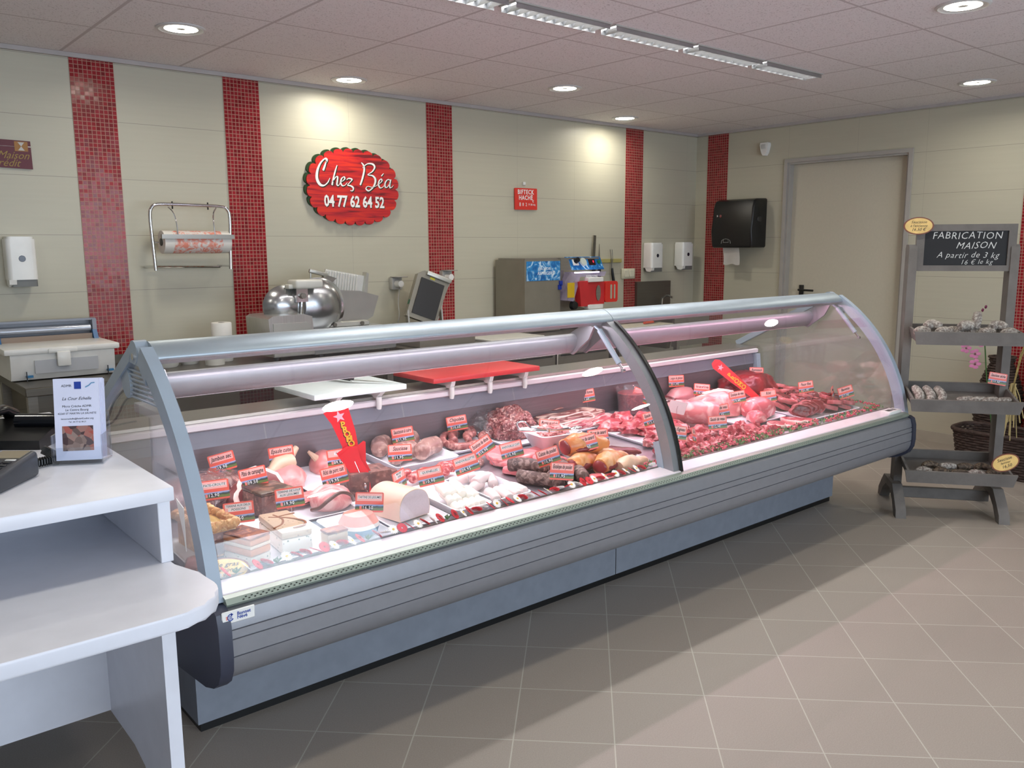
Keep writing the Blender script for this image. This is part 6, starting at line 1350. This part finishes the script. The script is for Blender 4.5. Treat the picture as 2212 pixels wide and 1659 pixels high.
for (u, v, fu, fv, rl, tx, lab, ty, pr_c) in TG:
    yw = 30; bk = False
    if 'edge-on' in lab: yw = 108
    if 'narrow turned' in lab: yw = -30 if u < 1000 else -22
    if 'leaning back' in lab: yw = 30
    price_tag(u, v, fu, fv, rl, tx, lab, bool(ty), yw, bk, fh=.04, price=pr_c)
price_tag(1463, 880, 1463, 905, -14, '', 'white back of a turned price tag just right of the arch', False, 35, True, fh=.05, digits=False)
price_tag(1499, 940, 1503, 958, -16, 'Lait', 'small narrow price tag in front of the pork loin', False, -30, fh=.04)
# one more seen through the left end glass
price_tag(291, 940, 300, 985, 14, 'Jambon blanc', 'price tag by the left end glass, seen through it', False, 30, fh=.05)

# promo signs
mPR = M('promo_red', (224, 24, 40), .35); mStar = M('promo_star', (246, 176, 190), .4); mYel = M('promo_yellow', (240, 180, 40), .4)
def star(r): return [(r*(1 if i % 2 == 0 else .42)*math.sin(math.pi*i/5), r*(1 if i % 2 == 0 else .42)*math.cos(math.pi*i/5)) for i in range(10)]
def promo(name, lab, Mx, outline, word=True, up_down=0, back=False):
    t = thing(name, lab, 'sign', tuple(Mx.translation)); g = MB(); g.prism(outline, 1, -.001, .001, Mx); g.build('board', mPR, t)
    return t
F = foot_on_deck(797, 1070, .0); Tp = at_y(735, 885, F.y); d_ = Tp-F
ang = math.degrees(math.atan2(-(d_.x), d_.z)); Lp = d_.length
Mx = Matrix.Translation(F) @ RZ(-28) @ RY(-ang*.98)
t = promo('promo_arrow_sign', 'tall red PROMO sign with star and arrow tip standing among the terrines', Mx, [(-.004, .0), (.052, .010), (.030, .022), (.040, .05), (.03, .12), (.052, .19), (.046, .196), (.024, .188), (.032, .24), (.036, Lp*.98), (.0, Lp), (-.052, Lp*.985), (-.038, .29), (-.030, .2), (-.040, .18), (-.028, .05), (-.026, .024), (-.050, .016)])
g = MB(); g.prism([(a-.004, b+Lp*.90) for a, b in star(.022)], 1, -.0016, -.001, Mx); g.build('star', mStar, t, smooth=False)
g = MB(); gs = MB()
for i, ch in enumerate('PROMO'):
    a = text(ch, .030, 'CENTER', 0, .0010, .0003); Q = Mx @ T(-.002+.003*i*.5, -.0018, Lp*.805-.0185*i) @ RY(10) @ UP; g.add(a.v, a.f, Q); gs.add(a.v, a.f, Mx @ T(-.005+.0015*i, -.0014, Lp*.805-.0185*i-.002) @ RY(10) @ UP)
gs.build('letter_shadow', mText, t, smooth=False); g.build('lettering', mYel, t, smooth=False)
Mb = Mx @ T(-.004, -.022, 0) @ RX(-3)
g = MB(); g.prism([(-.034, .008), (.036, .018), (.020, .028), (.032, .09), (.020, .14), (.024, .188), (-.01, .200), (-.052, .188), (-.034, .12), (-.018, .05), (-.016, .024)], 1, -.001, .001, Mb); g.build('front_flap', mPR, t)
g = MB(); g.tube([Mb @ Vector((-.002, -.003, .14)), Mb @ Vector((.003, -.003, .06)), Mb @ Vector((.006, -.003, -.0))], .0012, 6); g.ico(tuple(Mb @ Vector((.004, -.005, .045))), (.006, .006, .012), 2); g.build('metal_clip', mChrome, t)
F = foot_on_deck(1650, 872, .06); Tp = at_y(1578, 798, F.y); d_ = Tp-F; Lp = d_.length; ang = math.degrees(math.atan2(-(d_.x*math.cos(R(30))), d_.z))
Mx = Matrix.Translation(F) @ RZ(-30) @ RY(-ang)
t = promo('promo_arrow_sign', 'slanted red PROMO arrow sign stuck in the beef at the right', Mx, [(0, -.012), (.026, .022), (.014, .028), (.024, Lp*.6), (.028, Lp*.94), (.014, Lp), (-.014, Lp), (-.028, Lp*.94), (-.024, Lp*.6), (-.014, .028), (-.026, .022)])
g = MB(); g.prism([(a, b+Lp*.86) for a, b in star(.018)], 1, -.0016, -.001, Mx); g.build('star', mStar, t, smooth=False)
g = MB()
for i, ch in enumerate('PROMO'):
    a = text(ch, .034, 'CENTER', 0, .001, .0003); g.add(a.v, a.f, Mx @ T(0, -.0016, Lp*.68-.026*i) @ UP)
g.build('lettering', mYel, t, smooth=False)
g = MB(); g.tube([Mx @ Vector((0, .001, .0)), Mx @ Vector((.012, .0, -.06))], .0012, 6); g.build('pin', mPin, t)
# oval label at the front left
def oval_sign(Mx, lab, lines, rx=.075, ry=.05):
    t = thing('oval_label', lab, 'label', tuple(Mx.translation))
    o1 = [(rx*math.cos(2*math.pi*i/36), ry*math.sin(2*math.pi*i/36)) for i in range(36)]
    g = MB(); g.prism(o1, 1, 0, .003, Mx); g.build('rim', M('bark_brown', (116, 60, 36), .5), t)
    g = MB(); g.prism([(a*.90, b*.88) for a, b in o1], 1, -.0006, 0, Mx); g.build('yellow_face', M('wood_yellow', (222, 186, 110), .5, 0, (30, .12)), t)
    g = MB()
    for i, (s, sz) in enumerate(lines): a = text(s, sz, 'CENTER', .3); k = min(1, rx*.8/max(.001, max(abs(v.x) for v in a.v))); g.add([(v.x*k, v.y, v.z) for v in a.v], a.f, Mx @ T(0, -.0008, ry*(.42-.42*i)) @ UP)
    g.build('lettering', mText, t, smooth=False); return t
F = foot_on_deck(482, 1232, .034)
oval_sign(Matrix.Translation(F) @ RZ(-24) @ RX(-62), 'oval yellow label lying at the front left corner of the deck', (('Foie gras', .022), ('maison', .018), ('· 3,90 ·', .016)), .072, .046)

# ================================================================ cutting boards on the worktop
def board(name, lab, x0, x1, y0, y1, z, mt, hooks):
    t = thing(name, lab, 'cutting board', ((x0+x1)/2, (y0+y1)/2, .845))
    MB().rbox(x0, x1, y0, y1, z-.022, z, .004, 2).build('board', mt, t)
    for hx in hooks:
        g = MB(); g.prism([(y0+.03, z-.022), (y1-.03, z-.022), (y1-.05, z-.045), (-1.90, z-.046), (-1.93, z-.046), (-1.965, z-.046)][::-1] if False else [(y0+.035, z-.022), (y1-.04, z-.022), (y1-.05, z-.052), (-1.945, z-.052), (-1.952, z-.06), (-1.972, z-.06), (-1.985, z-.05)], 0, hx, hx+.022)
        g.tube([(hx+.011, -1.978, z-.055), (hx+.011, -1.980, z-.085), (hx+.011, -1.976, z-.105)], [.012, .012, .010], 10); g.build('support', mWhiteP, t)
    return t
board('white_cutting_board', 'white cutting board propped over the worktop edge, knife on it', .285, .70, -2.06, -1.71, .902, mBoardW, (.41, .605))
board('red_cutting_board', 'red cutting board propped over the worktop edge', .855, 1.46, -2.03, -1.71, .902, mRed, (.975, 1.19, 1.40))
kn = thing('kitchen_knife', 'kitchen knife with black riveted handle on the white cutting board', 'knife', (.60, -1.80, .902))
HK = at_y(745, 815, -1.79); A_ = Vector((.505, -1.715, .922)); B_ = Vector((.545, -1.885, .920)); Tp = Vector((.682, -2.058, .904))
MB().tube([A_, (A_+B_)/2+Vector((0, 0, .003)), B_], [.013, .017, .015], 12, flat=.8).build('handle', mBlack, kn)
d_ = (Tp-B_).normalized(); s_ = d_.cross(Vector((0, 0, 1))).normalized()
g = MB(); g.add([B_-s_*.014-Vector((0, 0, .008)), B_+s_*.012-Vector((0, 0, .008)), Tp, B_-s_*.014-Vector((0, 0, .005)), B_+s_*.012-Vector((0, 0, .005)), Tp+Vector((0, 0, .001))], [(0, 2, 1), (3, 4, 5), (0, 1, 4, 3), (1, 2, 5, 4), (2, 0, 3, 5)]); g.build('blade', mChrome, kn, smooth=False)
for q in (.25, .5, .75): MB().ico(tuple(A_*(1-q)+B_*q+Vector((0, 0, .0125))), (.0025, .0025, .001), 1).build('rivet', mYel, kn)

# ================================================================ chalkboard display stand
mWood = M('grey_washed_wood', (106, 101, 96), .75, 0, (9, .16), (60, .4, .003))
SO = Vector((3.24, -2.93, 0)); SM = Matrix.Translation(SO) @ Matrix.Rotation(math.atan2(-.8, .6), 4, 'Z')
sd = thing('display_stand', 'grey wooden display stand with chalkboard and three tilted shelves', 'display stand', (3.60, -3.0, 0))
def sb(name, *a, parent=sd, mt=mWood, **k):
    g = MB(); g.rbox(*a, .003, 1, SM); return g.build(name, mt, parent)
for u0 in (.0, .505):
    foot = [(.0, 0), (.055, 0), (.12, .07), (.20, .115), (.30, .115), (.38, .07), (.445, 0), (.50, 0), (.49, .045), (.43, .10), (.36, .155), (.14, .155), (.07, .10), (.01, .045)]
    g = MB(); g.prism([(a, b) for a, b in foot], 0, u0-.01, u0+.042, SM); g.build('foot', mWood, sd)
    g = MB(); top = 1.455; g.prism([(.205, .10), (.295, .10), (.295, top-.02), (.28, top), (.22, top), (.205, top-.02)], 0, u0+.01 if u0 == 0 else u0, u0+.052 if u0 == 0 else u0+.042, SM); g.build('post', mWood, sd)
sb('stretcher', .04, .51, .235, .265, .055, .115)
for k, z in enumerate((.94, .585, .20)):
    g = MB(); y0, y1 = .02, .30; zz = z
    S = SM @ T(0, 0, zz) @ RX(12 if k else 5)
    g.box(.05, .535, y0, y1, 0, .010, S); g.prism([(.035, .0), (.55, .0), (.565, .068), (.02, .068)], 1, y0-.012, y0, S); g.prism([(.05, .0), (.535, .0), (.55, .06), (.035, .06)], 1, y1, y1+.012, S)
    g.add([(.05, y0, 0), (.035, y0, .06), (.035, y1, .06), (.05, y1, 0), (.062, y0, 0), (.047, y0, .06), (.047, y1, .06), (.062, y1, 0)], [(0, 1, 2, 3), (7, 6, 5, 4), (1, 5, 6, 2), (0, 4, 5, 1), (3, 2, 6, 7)], S)
    g.add([(.535, y0, 0), (.55, y0, .06), (.55, y1, .06), (.535, y1, 0), (.523, y0, 0), (.538, y0, .06), (.538, y1, .06), (.523, y1, 0)], [(3, 2, 1, 0), (4, 5, 6, 7), (2, 6, 5, 1), (1, 5, 4, 0), (7, 6, 2, 3)], S)
    g.build('shelf_tray', mWood, sd, smooth=False)
g = MB(); FS = SM @ T(0, .225, 0)
g.box(.045, .085, -.012, .012, 1.315, 1.56, FS); g.box(.49, .53, -.012, .012, 1.315, 1.56, FS); g.box(.085, .49, -.012, .012, 1.525, 1.56, FS); g.box(.085, .49, -.012, .012, 1.315, 1.345, FS); g.build('chalkboard_frame', mWood, sd, smooth=False)
cb_ = MB().box(.085, .49, -.004, .004, 1.345, 1.525, FS).build('chalkboard', M('slate_black', (22, 22, 24), .7), sd, smooth=False)
g = MB()
for s, sz, x, z, sh in (('FABRICATION', .052, .292, 1.500, .15), ('MAISON', .050, .335, 1.448, .35), ('A partir de 3 kg', .044, .30, 1.398, .35), ('16 € le kg', .036, .345, 1.362, .3)):
    a = text(s, sz, 'CENTER', sh, -.0004, .0001, .95, 1.1); k = min(1, .19/max(abs(v.x) for v in a.v)); g.add([(v.x*k, v.y+.002*math.sin(v.x*40), v.z) for v in a.v], a.f, FS @ T(x-.0, -.0042, z) @ UP)
g.build('chalk_writing', M('chalk', (214, 214, 210), .9), cb_, smooth=False)
# dry sausages on the shelves
mDryS = meat('mouldy_dry_sausage', (128, 118, 110), (176, 170, 160), 90, .52, dist=.6, soft=.1, rough=.8, lean2=(104, 92, 86), sss=0); mDryB = meat('dark_dry_sausage', (72, 58, 46), (112, 96, 78), 50, .55, rough=.7, lean2=(48, 38, 32), sss=0)
r7 = random.Random(12)
def dry(P, r, mt, lab, grp=None):
    Q = cat([SM @ Vector(p) for p in P], 6); m = len(Q); rs = [r*(.35+.65*math.sin(math.pi*(.5+i)/m)**.45)*(1+.1*noise.noise(Vector((i*.8, r*50+P[0][0]*30, 0)))) for i in range(m)]
    g = MB(); g.tube(Q, rs, 12); d = (Q[0]-Q[1]).normalized(); g.tube([Q[0], Q[0]+d*.01], [.003, .005], 6)
    tag(g.build('dry_sausage', mt), lab, 'sausage', grp)
u0 = .085
for k in range(9):
    u = .075+.052*k; lay = k % 3 == 1
    dry([(u-.035, .06+.03*(k % 2), 1.0+.030*lay), (u+.0, .09+.03*(k % 2), 1.005+.034*lay), (u+.04, .09, 1.0+.030*lay)], .026, mDryS, 'white-moulded dry sausage piled on the top shelf of the stand', 'dry sausages on the top shelf')
dry([(.335, .10, 1.02), (.34, .11, 1.07), (.345, .12, 1.105)], .024, mDryS, 'white-moulded dry sausage standing upright on the top shelf')
for k in range(3): u = .075+.055*k; dry([(u, .05, .635), (u+.01, .09, .665), (u-.012, .13, .70)], .024, mDryS, 'grey dry sausage leaning at the left of the middle shelf', 'leaning dry sausages on the middle shelf')
for k in range(4): u = .26+.06*k; dry([(u, .06, .642), (u+.045, .07, .648), (u+.085, .085, .650)], .020, mDryS, 'thin grey dry sausage lying on the right of the middle shelf', 'lying dry sausages on the middle shelf')
for k in range(9): u = .09+.043*k; a = r7.uniform(-.02, .03); dry([(u, .06+.05*(k % 2), .250+.022*(k % 2)), (u+.035, .08+a+.04*(k % 2), .256+.022*(k % 2)), (u+.08, .07+.05*(k % 2), .250+.022*(k % 2))], .019, mDryB if k % 3 else mDryS, 'thin dark dry sausage on the lowest shelf of the stand', 'dry sausages on the lowest shelf')
AX = Matrix.Rotation(math.atan2(-.8, .6), 4, 'Z')
oval_sign(Matrix.Translation(SM @ Vector((.045, .19, 1.553))) @ AX @ RY(0), 'oval yellow label clipped on the top left corner of the chalkboard', (('Saucisson', .02), ('à l\'ancienne', .018), ('16,50 €', .022)), .075, .046)
oval_sign(Matrix.Translation(SM @ Vector((.50, .0, .335))) @ AX @ RY(-22), 'oval yellow label tilted at the right of the lowest shelf', (('Saucisse', .022), ('fermier', .016), ('16,50', .022)), .068, .046)
Pc = SM @ Vector((.49, .198, .745)); Pf = SM @ Vector((.515, .206, .70))
price_tag(0, 0, 0, 0, -9, 'Saucisse sèche', 'red price tag Saucisse sèche on the right post of the stand', False, 50, parent_loc=(Pf, Pc), price='1 9,90')

# ================================================================ baskets, dried grass and orchid behind the stand
mWick = M('dark_wicker', (58, 42, 34), .7, 0, (40, .3), (90, .8, .006))
def basket(name, lab, cx, cy, rx, ry, h, taper=.86, ang=0):
    t = thing(name, lab, 'basket', (cx, cy, 0), R(ang)); g = MB()
    n = 44; rows = int(h/.016); o = []
    for j in range(rows):
        z = .008+j*h/rows; k = taper+(1-taper)*j/rows
        pts = []
        for i in range(n+1):
            a = 2*math.pi*i/n; w_ = .004*(1 if (i+j) % 2 else -1); pts.append((rx*k*math.copysign(abs(math.cos(a))**.55, math.cos(a))+w_*math.cos(a), ry*k*math.copysign(abs(math.sin(a))**.55, math.sin(a))+w_*math.sin(a), z))
        g.tube(pts, .0085, 5, cap=False)
    g.build('woven_side', mWick, t, world=False)
    g = MB(); pts = [(rx*1.02*math.copysign(abs(math.cos(2*math.pi*i/n))**.55, math.cos(2*math.pi*i/n)), ry*1.02*math.copysign(abs(math.sin(2*math.pi*i/n))**.55, math.sin(2*math.pi*i/n)), h) for i in range(n+1)]; g.tube(pts, .014, 8, cap=False); g.build('rim', mWick, t, world=False)
    MB().lathe([(0, .004), (min(rx, ry)*.8, .004), (min(rx, ry)*.8, .012), (0, .012)], 20, None, 0, 2, rx/min(rx, ry), ry/min(rx, ry)).build('base', mWick, t, world=False); return t
b1 = basket('wicker_basket', 'large dark wicker basket on the floor behind the display stand', 4.66, -2.94, .17, .30, .27)
vz = thing('wicker_vase', 'tall dark wicker vase standing in front of the wall behind the basket', 'vase', (4.98, -2.76, 0))
g = MB(); pr_z = [(.09, 0), (.12, .15), (.145, .32), (.13, .48), (.09, .60), (.06, .66), (.075, .70)]
for j in range(42):
    z = .70*j/41; k = next(i for i in range(6) if pr_z[i+1][1] >= z-1e-6); a_, b_2 = pr_z[k], pr_z[k+1]; rr_ = a_[0]+(b_2[0]-a_[0])*(z-a_[1])/(b_2[1]-a_[1])
    g.tube([(rr_*math.cos(q*.35)+.004*(-1)**(q+j)*math.cos(q*.35), rr_*math.sin(q*.35)+.004*(-1)**(q+j)*math.sin(q*.35), z+.008) for q in range(19)], .0095, 5, cap=False)
g.build('woven_body', mWick, vz, world=False)
lid = thing('wicker_hamper', 'tall dark wicker hamper cut by the right edge of the photo', 'basket', (5.04, -3.16, 0)); 
MB().rbox(4.90, 5.18, -3.36, -2.96, 0, .72, .03, 3).build('woven_body', mWick, lid)
dg = thing('dried_grass', 'bundle of pale dried grasses fanning down behind the stand', 'dried grass', (4.30, -3.075, .3)); r8 = random.Random(2)
for k in range(16):
    a = r8.uniform(-.5, .5); g = MB(); b0 = Vector((4.30+r8.uniform(-.012, .012), -3.075+r8.uniform(-.012, .012), .64)); e = b0+Vector((r8.uniform(-.06, .06), r8.uniform(-.10, .05), -r8.uniform(.20, .36)))
    g.tube([b0, (b0+e)/2+Vector((0, 0, .03)), e], [.004, .003, .0035], 4); g.build('straw', M('straw', (176, 158, 108), .8), dg)
g = MB()
for k in range(5): g.tube([(4.30, -3.075, .62), (4.32+.006*k, -3.09, .80), (4.36+.012*k, -3.13, 1.02)], [.005, .004, .002], 5)
g.build('stalk', M('striped_stalk', (150, 128, 74), .8, 0, (60, .5)), dg)
oc = thing('orchid', 'pink orchid spray beside the dark wicker basket, behind the stand', 'flower', (4.75, -2.75, .28)); r9 = random.Random(6)
g = MB(); g.tube(cat([Vector(v) for v in ((4.78, -2.80, .28), (4.74, -2.76, .6), (4.70, -2.74, .85), (4.60, -2.72, .98), (4.56, -2.70, .92), (4.55, -2.70, .82))], 6), .004, 6); g.build('stem', mGn, oc)
mPk = M('orchid_pink', (206, 120, 160), .5); mPkD = M('orchid_dark', (110, 30, 70), .5)
for k, (x, y, z) in enumerate(((4.60, -2.72, .97), (4.56, -2.71, .90), (4.59, -2.76, .84), (4.53, -2.70, .80), (4.60, -2.73, .76), (4.56, -2.75, .70))):
    g = MB(); Q = T(x, y, z) @ RZ(r9.uniform(-60, -10)) @ RX(r9.uniform(60, 100))
    for j in range(5): g.ico((.022*math.cos(j*1.257), .022*math.sin(j*1.257), 0), (.019, .013, .003), 1, Q @ Matrix.Rotation(0, 4, 'Z'))
    f_ = g.build('blossom', mPk, oc); MB().ico((0, 0, .004), (.007, .007, .006), 1, Q).build('lip', mPkD, f_)
for k in range(3): MB().ico((4.62+.02*k, -2.73-.01*k, 1.02+.02*k), (.009, .009, .013), 1).build('bud', mPkD, oc)
